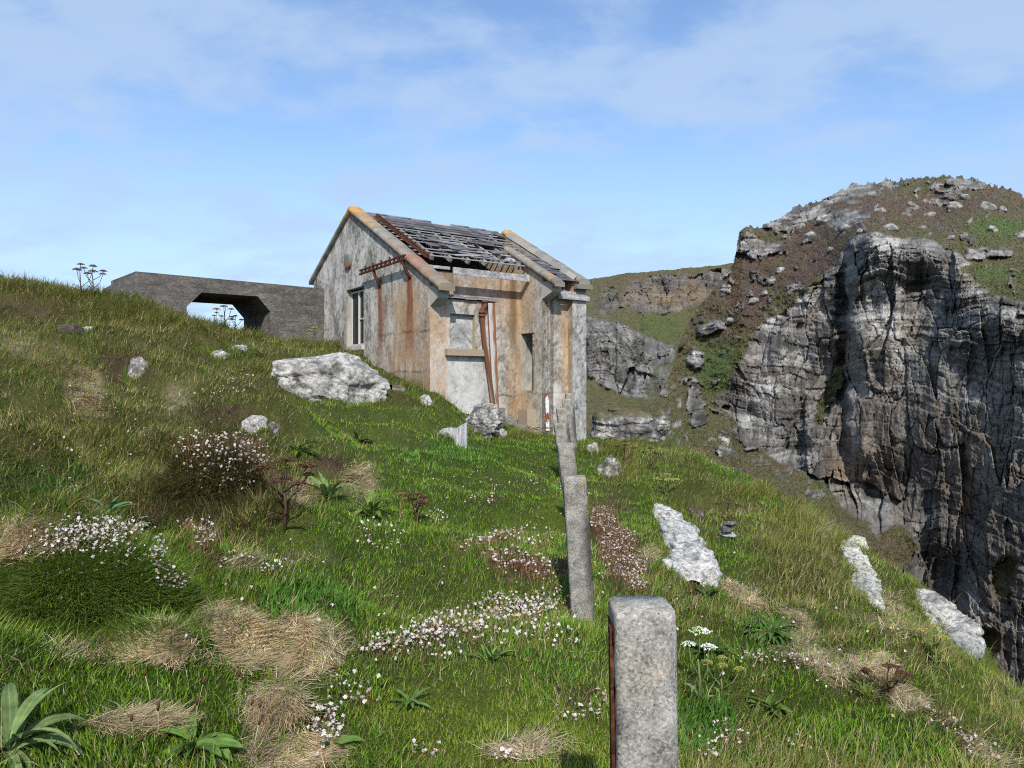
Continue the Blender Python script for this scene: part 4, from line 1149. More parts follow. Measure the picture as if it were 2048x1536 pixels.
def rock_colour(u, z, s, r2, r3, seed, pale, brown, px, py):
    n = fbm(u*.16+seed, z*.16, octv=4); run = fbm(u*1.6+seed, z*.13, octv=5, gain=.62); f = fbm(u*2.6, z*2.6+seed, octv=4, gain=.7)
    lay = perlin(s*2.3, u*.05+seed)*.45 + perlin(s*6.3, u*.09)*.35 + .35*fbm(u*1.7, s*3.1, octv=3)
    c = cmix(np.broadcast_to(np.float32((.040,.039,.037)), u.shape+(3,)), np.float32((.150,.145,.133)), np.clip(.40+.50*n+.55*run+.38*lay+.40*(r2-.5)+.55*(r3-.5)+.30*f, 0, 1))
    c = cmix(c, np.float32((.20,.125,.065)), np.clip(brown*(.35+1.1*fbm(u*.3+9, z*.22+seed, octv=4)+.3*run), 0, 1)*.85)
    c = cmix(c, np.float32((.045,.041,.040)), sm(.2, .5, run)*.55)
    seam = sm(.05, .015, np.abs(perlin(s*1.15+seed, u*.04)))*sm(-.1, .25, fbm(u*.5, z*.5+seed, octv=3)) + .7*sm(.05, .01, np.abs(perlin(u*.75+.5*f, z*.10+seed)))*sm(.05, .3, fbm(u*.4+7, z*.3, octv=3))
    c = cmix(c, c*.38, np.clip(seam, 0, 1)*.85)
    l = pale*np.clip(.15+1.0*fbm(u*.55+31, z*.45+seed, octv=4)+.8*lay+.6*f+.3*(r3-.5), 0, 1)
    c = cmix(c, np.float32((.43,.425,.40)), np.clip(l, 0, .92))
    return c

tufts = []; mask_of = [None]
def relief(name, cols, top, bottom, depth, nrow, paint, back, seed, mat=M_CLIFF):
    """sheet over a range of sight lines; paint() returns the depth offset and colour; back rows carry the ground on behind the skyline"""
    T = top(cols); r = np.linspace(0, 1, nrow)
    PX = np.broadcast_to(cols[:, None], (len(cols), nrow)).copy()
    PY = bottom + (T[:, None]-bottom)*r[None]
    D = depth(PX, PY)
    P = W(PX, PY, D)
    off, c = paint(PX, PY, P, D, T[:, None])
    P2 = W(PX, PY, D+off)
    rows = [P2]; cc = [c]
    low = P2[:, :1].copy(); low[..., 2] = -36; low[..., 1] -= 2
    rows.insert(0, low); cc.insert(0, c[:, :1])
    for (dy, dz) in back:
        q = P2[:, -1:].copy(); k = (q[..., 1]+dy)/q[..., 1]
        q[..., 0] *= k; q[..., 1] *= k; q[..., 2] += dz; rows.append(q); cc.append(c[:, -1:])
    tufts.append((P2, c, PX, PY, mask_of[0]))
    V = np.concatenate(rows, 1); C = np.concatenate(cc, 1)
    o = mesh_np(name, V, grid_quads(V.shape[0], V.shape[1]), None, mat, None, C, False)
    tag(o, kind='structure')
    return o

# ---- headland with the sea cliff
_sky = [(1100,905),(1180,858),(1250,836),(1305,806),(1328,775),(1345,738),(1358,690),(1375,650),(1395,615),(1440,562),(1467,530),(1473,500),(1479,466),(1490,458),(1530,452),(1562,440),(1590,414),(1650,394),(1700,371),(1760,362),(1830,357),(1890,352),(1945,358),(1990,370),(2048,392),(2200,450),(2420,540),(2700,700)]
_sx, _sy = np.array(_sky).T
def head_top(x): return np.interp(x, _sx, _sy) + 5*perlin(x*.045, .3) + 9*(_h2(np.floor(x/17.+.5*perlin(x*.08, 2.)), np.floor(x*0), 5)-.5)*sm(1478, 1495, x)*sm(1900, 1800, x) + 5*(_h2(np.floor(x/7.), np.floor(x*0), 6)-.5)*sm(1478, 1495, x) + 4*perlin(x*.13, 1.3)*sm(1400, 1500, x) + 2*perlin(x*.4, 2.3)
_hd = [(1476,466,106),(1530,452,108),(1590,414,112),(1700,371,116),(1890,352,112),(2048,392,104),(2200,450,96),(2420,540,90),(1475,530,100),(1440,562,98),(1395,615,95),(1358,690,90),(1345,740,86),(1305,806,76),(1250,836,68),(1180,858,60),(1100,905,52),
 (1560,520,94),(1650,480,90),(1850,450,86),(2000,460,80),(2048,500,74),(1480,620,86),(1420,700,85),(1400,800,78),(1440,760,78),
 (1740,474,69),(1690,520,74),(1620,570,78),(1560,630,80),(1500,680,80),(1470,740,77),(1850,485,66),(1930,530,62),(2000,600,56),(2100,640,52),(2400,720,46),(1980,530,66),(2048,540,64),
 (1550,720,76),(1560,850,71),(1480,820,75),(1640,700,73),(1640,900,67),(1690,600,73),(1688,720,71),(1690,900,66.5),(1710,700,66),(1720,900,63),(1740,560,67.5),(1720,1010,62),
 (1840,555,65.5),(1800,700,63),(1850,700,61.5),(1800,900,60),(1900,800,57.5),(1900,1000,56),(2000,800,53),(2000,700,54.5),(2000,1000,51.5),(2048,900,50),(1950,1200,51),(1900,1100,55),(1840,1130,58),(1880,1180,56),(1960,1300,48.5),(2048,1200,47),(2200,900,46),(2400,1100,40),(2200,1400,39),
 (1560,930,66),(1620,970,62),(1690,1010,60),(1480,900,66),(1400,870,67),(1330,870,62),(1250,880,56),(1400,950,56),(1500,980,53),(1600,1040,51),(1750,1060,55),(1800,1120,54),(1700,1120,46),(1500,1100,41),(1300,1000,42),(1150,1000,38),(1850,1300,48),(1700,1450,32),(1400,1450,26),(1150,1450,24),(1950,1450,42)]
head_depth = tps2(_hd)
_cliffpoly = [(1425,800),(1445,765),(1470,735),(1520,655),(1600,590),(1660,545),(1690,500),(1712,474),(1745,466),(1800,482),(1880,482),(1925,520),(1945,560),(1990,590),(2048,606),(2110,640),(2800,780),(2800,1500),(1930,1500),(1880,1250),(1800,1150),(1725,1035),(1690,1012),(1650,965),(1560,925),(1500,880)]
def head_paint(px, py, P, D, T):
    u = px*.038; z = P[..., 2]
    jx = 22*fbm(px*.02, py*.02, octv=4); jy = 18*fbm(px*.02+9, py*.02+4, octv=4)
    X, Y = px+jx, py+jy
    cd = poly_d(X, Y, _cliffpoly)
    rock = sm(-3.5, 3.5, cd)
    # turf shelves and hanging grass on the cliff, outcrops in the turf
    grass_on = np.maximum.reduce([blob(X,Y,1430,735,46,62,20), .95*blob(X,Y,1660,790,20,75,28), blob(X,Y,1985,548,70,22,0), .9*blob(X,Y,1790,1095,46,52,10), .9*blob(X,Y,2010,1160,26,60,10), .7*blob(X,Y,1980,1290,30,40,0), .8*blob(X,Y,1560,955,70,36,10)])
    rock = rock*(1-sm(.35, .6, grass_on))
    lump = fbm(px*.016, py*.03, octv=4)
    o1 = np.maximum.reduce([.95*blob(X,Y,1570,455,95,34,-22), .95*blob(X,Y,1730,378,120,26,-8), .9*blob(X,Y,1880,368,120,20,2), .8*blob(X,Y,1690,430,90,30,-25), .7*blob(X,Y,1860,405,90,14,3), 1.5*blob(X,Y,1502,492,30,42,0), 1.0*blob(X,Y,1640,430,90,28,-28), .8*blob(X,Y,1610,475,45,22,-30), .9*blob(X,Y,1560,480,60,40,-15), .8*blob(X,Y,1900,375,70,22,5), .9*blob(X,Y,1990,515,75,28,4), .7*blob(X,Y,1960,395,60,16,8), .6*blob(X,Y,1365,660,20,45,25), .9*blob(X,Y,1415,655,50,18,-15), .8*blob(X,Y,1560,575,45,16,-15), .8*blob(X,Y,1620,560,30,18,-10),
        .9*blob(X,Y,1390,780,20,60,0), 1.0*blob(X,Y,1440,885,18,36,0), .9*blob(X,Y,1405,850,24,24,0), .7*blob(X,Y,1490,905,40,24,10), .8*blob(X,Y,1340,800,26,46,0), .75*blob(X,Y,1385,740,34,60,10), .7*blob(X,Y,1420,830,40,60,15), .7*blob(X,Y,1500,870,60,34,25), .6*blob(X,Y,1620,985,50,26,25), .8*blob(X,Y,1540,930,40,20,0), .6*blob(X,Y,1590,1000,40,26,30)])
    out = sm(.36, .50, o1*(.60+.85*lump)+.12*lump+.10*fbm(px*.07, py*.10, octv=3))
    spr = fbm(px*.033+5, py*.055, octv=3)
    f1, e1, r1 = voronoi(px*.055+.7*perlin(px*.06, py*.06), py*.038+.7*perlin(px*.06+9, py*.06), 9)
    gul = blob(px, py, 1450, 860, 150, 110, 25)+blob(px, py, 1600, 960, 90, 60, 30)
    scatter = sm(.56, .60, r1+.20*np.clip(gul, 0, 1))*sm(.42, .30, f1+.22*fbm(px*.16, py*.13, octv=3))*sm(-.1, .25, spr)*sm(1060, 1000, py)
    stone = np.maximum(out, scatter*(1-rock))
    off, s, crev, r2, r3 = rock_relief(u*1.0, z, D, 3)
    k = D/62
    hill_b = -.8*fbm(px*.03, py*.045, octv=4)-.5*np.abs(fbm(px*.09, py*.13, octv=3))
    f4, e4, r4 = voronoi(px*.055+.4*perlin(px*.03, py*.03), py*.085, 4)
    o_s = -1.3*np.clip(ridged(px*.022+3, py*.045, octv=4)+.2, 0, 1.2) - .9*(r2-.5)
    off_t = off*rock*k + (1-rock)*(hill_b*k*1.2 + stone*(-.55+.6*off*k) + out*o_s*.3) 
    # big features of the face: dark chimney, arete, overhang of the fold, leaning slab at the foot
    off_t = off_t + rock*(3.0*blob(X,Y,1686,620,13,100,2) + 2.0*blob(X,Y,1690,790,10,120,0) - 1.4*blob(X,Y,1718,760,24,330,1) + .9*blob(X,Y,1832,566,34,10,-12)
             + 1.4*blob(X,Y,1600,890,10,85,0) - 1.5*blob(X,Y,1930,1290,60,120,12) - 1.2*blob(X,Y,1800,480,70,26,4) - 1.2*blob(X,Y,1560,800,50,120,4))
    # colours
    pale = .45*np.ones_like(px)
    for (cx, cy, rx, ry, a, kk) in [(1750,490,60,30,0,.8),(1500,800,70,70,0,.5),(1560,760,80,90,0,.35),(1770,650,55,110,-8,.8),(1735,980,40,40,30,.9),(1960,790,50,22,-20,1.1),(1930,640,70,60,40,.4),(1960,1240,50,90,0,.4),(1990,510,90,36,0,.9),(2020,640,50,20,0,.8),(1590,620,70,30,-20,.7),(1760,600,40,60,0,.5),(1620,430,120,50,-20,.7),(1440,885,30,45,0,1.5),(1390,680,40,60,0,.9),(1500,490,40,50,0,.2)]:
        pale += kk*blob(px, py, cx, cy, rx, ry, a)
    pale = pale*(1-.5*sm(.3, .8, blob(px,py,1870,1060,110,150,0)))*(1-.35*blob(px,py,1900,950,180,330,0))
    brown = .26 + .55*blob(px,py,1700,860,40,190,0) + .6*blob(px,py,1830,700,50,90,10) + .4*blob(px,py,1600,620,70,60,0) + .4*blob(px,py,1950,1000,60,110,0)+.35*blob(px,py,1780,480,80,40,0)+.3*blob(px,py,1720,1000,30,60,0)
    rc = rock_colour(u, z, s, r2, r3, 3, pale, brown, px, py)
    rc2 = rock_colour(u*1.4, z*1.4, s, r2, r4, 5, np.maximum(pale*.8, .7), brown*0+.15, px, py)
    heather = .34 + 1.1*blob(px,py,1600,500,170,90,-32) + .8*blob(px,py,1480,600,80,60,-40) + .8*blob(px,py,1780,420,190,36,-4) + .55*blob(px,py,1960,430,120,50,5) + .25*blob(px,py,1600,560,60,30,0)+.25*sm(850, 1000, py)
    heather = heather*(1-.9*blob(px,py,2000,455,60,24,5))
    tc = turf_colour(px, py, P, heather)
    tc = cmix(tc, np.float32((.050,.095,.020)), .7*np.maximum.reduce([blob(px,py,2000,455,70,22,5), blob(px,py,1430,735,40,50,20), .8*blob(px,py,1290,870,80,30,0), .7*blob(px,py,1985,548,60,20,0), .5*blob(px,py,1640,980,40,60,0)]))
    c = cmix(tc, rc, rock)
    c = cmix(c, rc2*.95, np.clip(stone*(1-rock), 0, 1))
    mask_of[0] = np.maximum(rock, stone)
    return off_t, c
cols = np.concatenate([np.linspace(1110, 1463, 240), np.linspace(1463, 1483, 50)[1:], np.linspace(1483, 2080, 410)[1:], np.linspace(2080, 2650, 130)[1:]])
relief('headland', cols, head_top, 1460., head_depth, 640, head_paint, [(2, -.2), (8, -1.5), (25, -6), (60, -16), (90, -36)], 3)

# ---- far hill with the ochre crag and the grey slabs below it
_fs = [(900,640),(1050,590),(1180,558),(1250,547),(1330,540),(1400,534),(1450,528),(1474,525),(1550,518),(1700,520),(1900,560)]
_fx, _fy = np.array(_fs).T
far_depth = tps2([(900,640,150),(1050,590,150),(1180,558,148),(1330,540,146),(1474,525,144),(1700,520,140),(1900,560,140),(1200,620,132),(1330,615,130),(1440,600,132),(1250,560,142),(1400,545,140),
 (1190,640,124),(1250,650,120),(1330,690,118),(1200,780,110),(1290,790,106),(1310,660,124),(1340,720,112),(1300,830,98),(1190,830,96),(1100,700,124),(1000,800,110),(950,950,90),(1200,900,84),(1400,900,84),(1600,800,100),(1800,900,90),(1600,600,130)])
def far_paint(px, py, P, D, T):
    u = px*.085; z = P[..., 2]
    jx = 12*fbm(px*.03, py*.03, octv=4); jy = 10*fbm(px*.03+9, py*.03+4, octv=4); X, Y = px+jx, py+jy
    crag = np.maximum.reduce([blob(X,Y,1340,585,120,42,-8), blob(X,Y,1440,560,60,30,0), .6*blob(X,Y,1220,600,50,40,0)])
    slab = np.maximum.reduce([sm(-5, 6, poly_d(X, Y, [(1050,600),(1180,632),(1240,645),(1290,668),(1345,690),(1352,720),(1310,740),(1296,800),(1240,790),(1185,760),(1050,720)])), .8*blob(X,Y,1325,768,26,38,0)])
    rock = np.clip(np.maximum(sm(.4, .6, crag+.25*fbm(px*.05, py*.05, octv=3)), slab), 0, 1)*sm(4, 12, py-T)
    off, s, crev, r2, r3 = rock_relief(u, z, D, 13, 1.3)
    sl = u*.7+z*.8
    off2 = -1.6*ridged((u*.85+z*.5)*.55, (u*.5-z*.85)*.10, octv=5)
    off_t = rock*(off*(1.3-.3*slab) + off2*(.3+.4*slab)) + (1-rock)*(-1.2*fbm(px*.04, py*.06, octv=4)-.5*np.abs(fbm(px*.12, py*.16, octv=3)))
    pale = .35+.45*slab
    brown = .1 + 1.0*blob(px,py,1340,590,110,34,-6)+.4*blob(px,py,1440,560,50,26,0)
    rc = rock_colour(u, z, s, r2, r3, 13, pale, brown*.6, px, py)
    och = np.clip(blob(px,py,1350,590,105,26,-6)*(.55+1.2*fbm(px*.03, py*.05, octv=4)), 0, 1)
    rc = rc*.72; rc = cmix(rc, np.float32((.24,.165,.075)), och*.5)
    rc = cmix(rc, np.float32((.20,.20,.20)), .6*slab*np.clip(.15+1.5*fbm((u*.85+z*.5)*.9, (u*.5-z*.85)*.16, octv=5), 0, 1)*.8)
    tc = turf_colour(px, py, P, .25+.3*blob(px,py,1220,560,150,40,0))
    tc = cmix(tc, np.float32((.048,.088,.022)), .40*np.maximum(blob(px,py,1320,650,50,60,0), blob(px,py,1300,760,30,70,0)))
    mask_of[0] = rock
    return off_t, cmix(tc, rc, rock)
relief('far_hill', np.linspace(905, 1895, 560), lambda x: np.interp(x, _fx, _fy)+1.5*perlin(x*.06, .7)+1.0*perlin(x*.3, 3.), 900., far_depth, 300, far_paint, [(3, -.1), (15, -1), (60, -6), (140, -40)], 13)

def heath(name, k, n, L0, wk):
    P2, c, PX, PY, m = tufts[k]
    ok = np.argwhere((m < .35) & (PX < 2075) & (PX > 1170) & (PY > 340) & (PY < 1120))
    i = ok[rng.integers(0, len(ok), n)]; P = P2[i[:, 0], i[:, 1]].astype(float); cc = c[i[:, 0], i[:, 1]]
    P = P + rng.normal(0, .05, P.shape); P[:, 2] -= .05
    r = P[:, 1]; L = L0*rng.uniform(.5, 1.5, n); wd = wk*r*rng.uniform(.6, 1.5, n)
    nz = fbm(P[:, 0]*.8, P[:, 2]*1.2, P[:, 1]*.4, octv=3)
    col = cc*rng.uniform(.9, 1.4, n)[:, None]*(1+.4*nz)[:, None]
    dry = rng.random(n) < .07; col[dry] = np.float32((.17,.13,.065))*rng.uniform(.7, 1.3, (dry.sum(), 1))
    o = blades(name, P, L, wd, rng.random(n)*6.28, np.abs(rng.normal(.8, .4, n)), rng.uniform(.2, .8, n), col, M_STEM, 1)
    tag(o, kind='stuff')
heath('heather', 0, 210000, .13, .0012)
heath('hill_grass', 1, 50000, .15, .0010)

# ---- sea, far below, out to the horizon
mb = MB(); mb.add([(-4000,-4000,-33),(4000,-4000,-33),(4000,6000,-33),(-4000,6000,-33)], [(0,1,2,3)], c=(.02,.04,.05))
def sea_mat():
    m, nt, out = _nt('sea_water'); N = nt.nodes.new
    b = N('ShaderNodeBsdfPrincipled'); b.inputs['Base Color'].default_value = (.012,.035,.045,1); b.inputs['Roughness'].default_value = .25
    no = N('ShaderNodeTexNoise'); no.inputs['Scale'].default_value = .4; no.inputs['Detail'].default_value = 6
    geo = N('ShaderNodeNewGeometry'); nt.links.new(geo.outputs['Position'], no.inputs['Vector'])
    bp = N('ShaderNodeBump'); bp.inputs['Strength'].default_value = .5; bp.inputs['Distance'].default_value = .5
    nt.links.new(no.outputs['Fac'], bp.inputs['Height']); nt.links.new(bp.outputs[0], b.inputs['Normal']); nt.links.new(b.outputs[0], out.inputs['Surface'])
    return m
tag(mb.build('sea', sea_mat()), kind='structure')
# ------------------------------------------------------------------ fence posts
def post(d, pxt, pyt, pxb, width, label, zb=None, rusty=False):
    top = W(pxt, pyt, d); bx = W(pxb, 1000, d)[0]
    zg = float(gh(bx, d+width/2)); base = np.array([bx, d, zg])
    lean = (W(pxb, 1000, d)[0]-W(pxt, 1000, d)[0])
    h = top[2]-zg
    bot = np.array([bx+ (bx-top[0])*.25/max(h, .2)*1.0, d, zg-.25]); top = np.array([top[0], d, top[2]])
    r = empty('fence_post', base, label, 'fence post', 'concrete fence posts')
    nr = 60; ch = .13
    prof = []
    w2 = width/2; c = width*ch
    pts = [(-w2, -w2+c*.5), (-w2+c*.5, -w2), (w2-c, -w2), (w2, -w2+c), (w2, w2-c), (w2-c, w2), (-w2+c, w2), (-w2, w2-c)]
    rr = []
    for (a, b) in zip(pts, pts[1:]+pts[:1]):
        for f in (0, .34, .67): rr.append((a[0]+(b[0]-a[0])*f, a[1]+(b[1]-a[1])*f))
    rr = np.array(rr); m = len(rr); V = []
    yaw = math.radians(random.uniform(-2, 3)); cy, sy = math.cos(yaw), math.sin(yaw)
    fs = np.concatenate([np.linspace(0, .965, nr), [.990, 1.0]])
    for f in fs:
        k = 1.0 if f < .995 else .965
        o = bot+(top-bot)*f
        V.append(np.stack([o[0]+(rr[:, 0]*cy-rr[:, 1]*sy)*k, o[1]+w2+(rr[:, 0]*sy+rr[:, 1]*cy)*k, np.full(m, o[2])], -1))
    V = np.concatenate(V)
    sd_ = d*3
    V += (.0035*fbm(V[:, 0]*22+sd_, V[:, 1]*22, V[:, 2]*22, octv=3))[:, None]*np.array([1, 1, .8])
    n = len(fs); i = np.arange(n-1)[:, None]*m; j = np.arange(m)[None]; j2 = (j+1) % m
    q = np.stack([i+j, i+j2, i+m+j2, i+m+j], -1).reshape(-1, 4)
    V = np.concatenate([V, V[-m:].mean(0, keepdims=True)+[[0, 0, .002]]]); t = [(len(V)-1, (n-1)*m+a, (n-1)*m+(a+1) % m) for a in range(m)]
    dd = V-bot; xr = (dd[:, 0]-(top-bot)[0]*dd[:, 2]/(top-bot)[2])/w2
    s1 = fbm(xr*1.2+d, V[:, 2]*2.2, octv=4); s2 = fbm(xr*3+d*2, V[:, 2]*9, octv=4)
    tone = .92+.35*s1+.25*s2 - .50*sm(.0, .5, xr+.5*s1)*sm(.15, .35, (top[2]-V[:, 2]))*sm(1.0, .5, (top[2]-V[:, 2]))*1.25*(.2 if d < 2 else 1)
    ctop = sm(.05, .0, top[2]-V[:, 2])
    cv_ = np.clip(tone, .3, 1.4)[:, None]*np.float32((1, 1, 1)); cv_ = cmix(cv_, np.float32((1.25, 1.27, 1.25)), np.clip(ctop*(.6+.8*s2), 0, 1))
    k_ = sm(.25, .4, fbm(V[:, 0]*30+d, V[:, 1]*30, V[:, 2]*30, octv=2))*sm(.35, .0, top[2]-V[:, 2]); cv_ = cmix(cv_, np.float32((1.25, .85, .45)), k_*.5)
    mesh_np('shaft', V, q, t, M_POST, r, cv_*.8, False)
    if rusty:
        mb = MB()
        a = bot+np.array([-w2-.006, w2*.75, 0]); b = top+np.array([-w2-.004, w2*.75, -.045])
        mb.bar(a, b, .008, .032, up=(0, 1, 0)); mb.build('rust_bar', M_RUST, r)
        mb = MB(); mb.bar(b+[.012, -.035, -.01], b+[.012, .06, -.01], .02, .03); mb.build('rust_stub', M_RUST, r)
    return r
post(1.67, 1293, 1226, 1306, .138, 'nearest concrete post, cut off by the bottom edge, rusty iron bar along its left side', rusty=True)
post(4.25, 1150, 955, 1168, .132, 'leaning concrete post, second from the camera, dark stains down its right half')
post(6.75, 1131, 887, 1150, .150, 'third concrete post from the camera, top half showing over the second')
post(9.3, 1120, 847, 1134, .150, 'fourth concrete post of the row, squat top behind the third')
post(10.9, 1123, 817, 1136, .150, 'fifth concrete post of the row, just above the fourth')
post(12.6, 1134, 798, 1146, .17, 'sixth concrete post of the row, just above the fifth')
post(14.0, 1139, 787, 1146, .15, 'farthest concrete post, against the end pilaster of the building')

# ------------------------------------------------------------------ rocks
def _ico(sub):
    bm = bmesh.new(); bmesh.ops.create_icosphere(bm, subdivisions=sub, radius=1)
    v = np.array([x.co[:] for x in bm.verts]); f = np.array([[a.index for a in p.verts] for p in bm.faces]); bm.free()
    return v, f
_ICO = {k: _ico(k) for k in (3, 4, 5, 6)}
def rot(rx, ry, rz):
    cx, sx_ = math.cos(rx), math.sin(rx); cy, sy = math.cos(ry), math.sin(ry); cz, sz = math.cos(rz), math.sin(rz)
    return np.array([[cz,-sz,0],[sz,cz,0],[0,0,1]])@np.array([[cy,0,sy],[0,1,0],[-sy,0,cy]])@np.array([[1,0,0],[0,cx,-sx_],[0,sx_,cx]])
def rock(name, label, cat, base, size, seed, white=.5, r=(0, 0, 0), sub=5, sink=.3, cuts=9, rough=.16, group=None, dark=(.095,.092,.088), light=(.45,.437,.405), moss=0., bed=0.):
    v, f = _ICO[sub]; v = v.copy(); g = np.random.default_rng(seed)
    for _ in range(cuts):
        n = g.normal(size=3); n[2] = abs(n[2])*.8; n /= np.linalg.norm(n); c = g.uniform(.55, .9)
        dd = v@n; v = np.where((dd > c)[:, None], v-(dd-c)[:, None]*n*.92, v)
    q = v*np.array(size)/np.mean(size)
    s = seed*1.7
    v = v*(1+rough*fbm(q[:, 0]*1.3+s, q[:, 1]*1.3, q[:, 2]*1.3, octv=3)[:, None]*1.3 + rough*.5*ridged(q[:, 0]*3.5+s, q[:, 1]*3.5, q[:, 2]*3.5, octv=3)[:, None]*.6 - rough*.35*sm(.0, -.25, fbm(q[:, 0]*6+s, q[:, 1]*6, q[:, 2]*6, octv=3))[:, None])
    if bed > 0:
        sb = q[:, 2]*6 + 1.2*perlin(q[:, 0]*1.5+s, q[:, 1]*1.5); v[:, :2] *= (1+bed*(_h2(np.floor(sb), np.floor(sb)*0, seed)-.5))[:, None]
    R = rot(*r); P = (v*np.array(size)/2)@R.T
    low = P[:, 2].min(); base = np.asarray(base, float)
    o = base+np.array([0, 0, size[2]/2*(1-2*sink)])
    n1 = fbm(q[:, 0]*2.2+s, q[:, 1]*2.2, q[:, 2]*2.2, octv=4); n2 = fbm(q[:, 0]*9+s, q[:, 1]*9, q[:, 2]*9, octv=4)
    wm = np.clip(sm(.15, .75, white+.75*n1+.42*n2), 0, 1)
    c = cmix(np.broadcast_to(np.float32(dark), v.shape), np.float32(light), wm)
    c = cmix(c, c*.32, sm(.20, .46, ridged(q[:, 0]*3+s, q[:, 1]*3, q[:, 2]*5, octv=4)*.5+.5*n2)*.85)
    c = cmix(c, np.float32((.30,.28,.10)), sm(.4, .6, fbm(q[:, 0]*3-s, q[:, 1]*3, q[:, 2]*3, octv=3))*.35)
    if moss > 0:
        up = v[:, 2]/np.linalg.norm(v, axis=1)
        c = cmix(c, np.float32((.085,.075,.035)), np.clip(sm(.45, .7, up+.35*n1)*moss, 0, 1))
    c = c*(1+.25*n2)[:, None]
    ob = mesh_np(name, P+o, None, f, M_ROCK, None, c, False, o)
    return tag(ob, label, cat, group)
SKIRT = []
def prock(label, px, py, wpx, hpx, seed, depthk=.8, cat='rock', name='rock', dist=None, **kw):
    b = cast1(px, py) if dist is None else W(px, py, dist)
    k = b[1]/1500
    SKIRT.append((b[0], b[1]+wpx*k*depthk*.35, wpx*k*.5, wpx*k*depthk*.5))
    return rock(name, label, cat, b+np.array([0, wpx*k*depthk*.35, 0]), (wpx*k*1.08, wpx*k*depthk, hpx*k/ (1-kw.get('sink', .3))*1.05), seed, **kw)
prock('big white-lichened boulder beside the gable wall, largest rock on the grass', 648, 800, 218, 112, 3, .75, 'boulder', 'boulder', white=.60, sub=6, sink=.28, r=(0, math.radians(6), .2), cuts=12, rough=.13, bed=.10)
prock('small white rock just above the fallen timber end, below the lobby', 847, 812, 46, 24, 5, white=.6, sink=.3)
prock('knobbly white and grey boulder at the foot of the drainpipe', 962, 876, 74, 78, 7, .8, 'boulder', 'boulder', white=.40, sub=6, sink=.12, rough=.24, bed=.15)
prock('small pale rock to the right of the knobbly boulder', 1001, 882, 27, 26, 8, white=.6, sink=.25)
prock('low white rock left of the upright grey board', 893, 876, 48, 20, 9, white=.7)
prock('pale wedge of rock poking out of the turf beneath the heathery bank', 506, 872, 52, 38, 10, white=.7, r=(0, .5, 0), sink=.3)
prock('small grey rock beside the pale wedge of rock', 542, 872, 30, 24, 12, white=.25)
prock('flat pale slab of rock set in the slope below the archway', 440, 722, 62, 20, 13, white=.55)
prock('upper small pale slab below the archway', 476, 702, 40, 16, 14, white=.55)
prock('lichened grey rock under the brown heather tuft on the left slope', 272, 758, 56, 36, 15, white=.42)
prock('smooth cream stone resting on the dark slab on the upper left slope', 172, 668, 34, 13, 16, white=.9, rough=.05, cuts=3, light=(.50,.48,.40))
prock('dark purplish slab in the turf on the upper left slope', 128, 668, 66, 24, 17, white=.05, dark=(.085,.065,.06))
prock('small white knob at the right foot of the tall outcrop', 1424, 1182, 30, 42, 23, white=.75, sink=.2)
prock('small crusty rock at the top of the cream rib', 1722, 1102, 46, 34, 25, white=.7, light=(.52,.52,.42))
RIBS = []
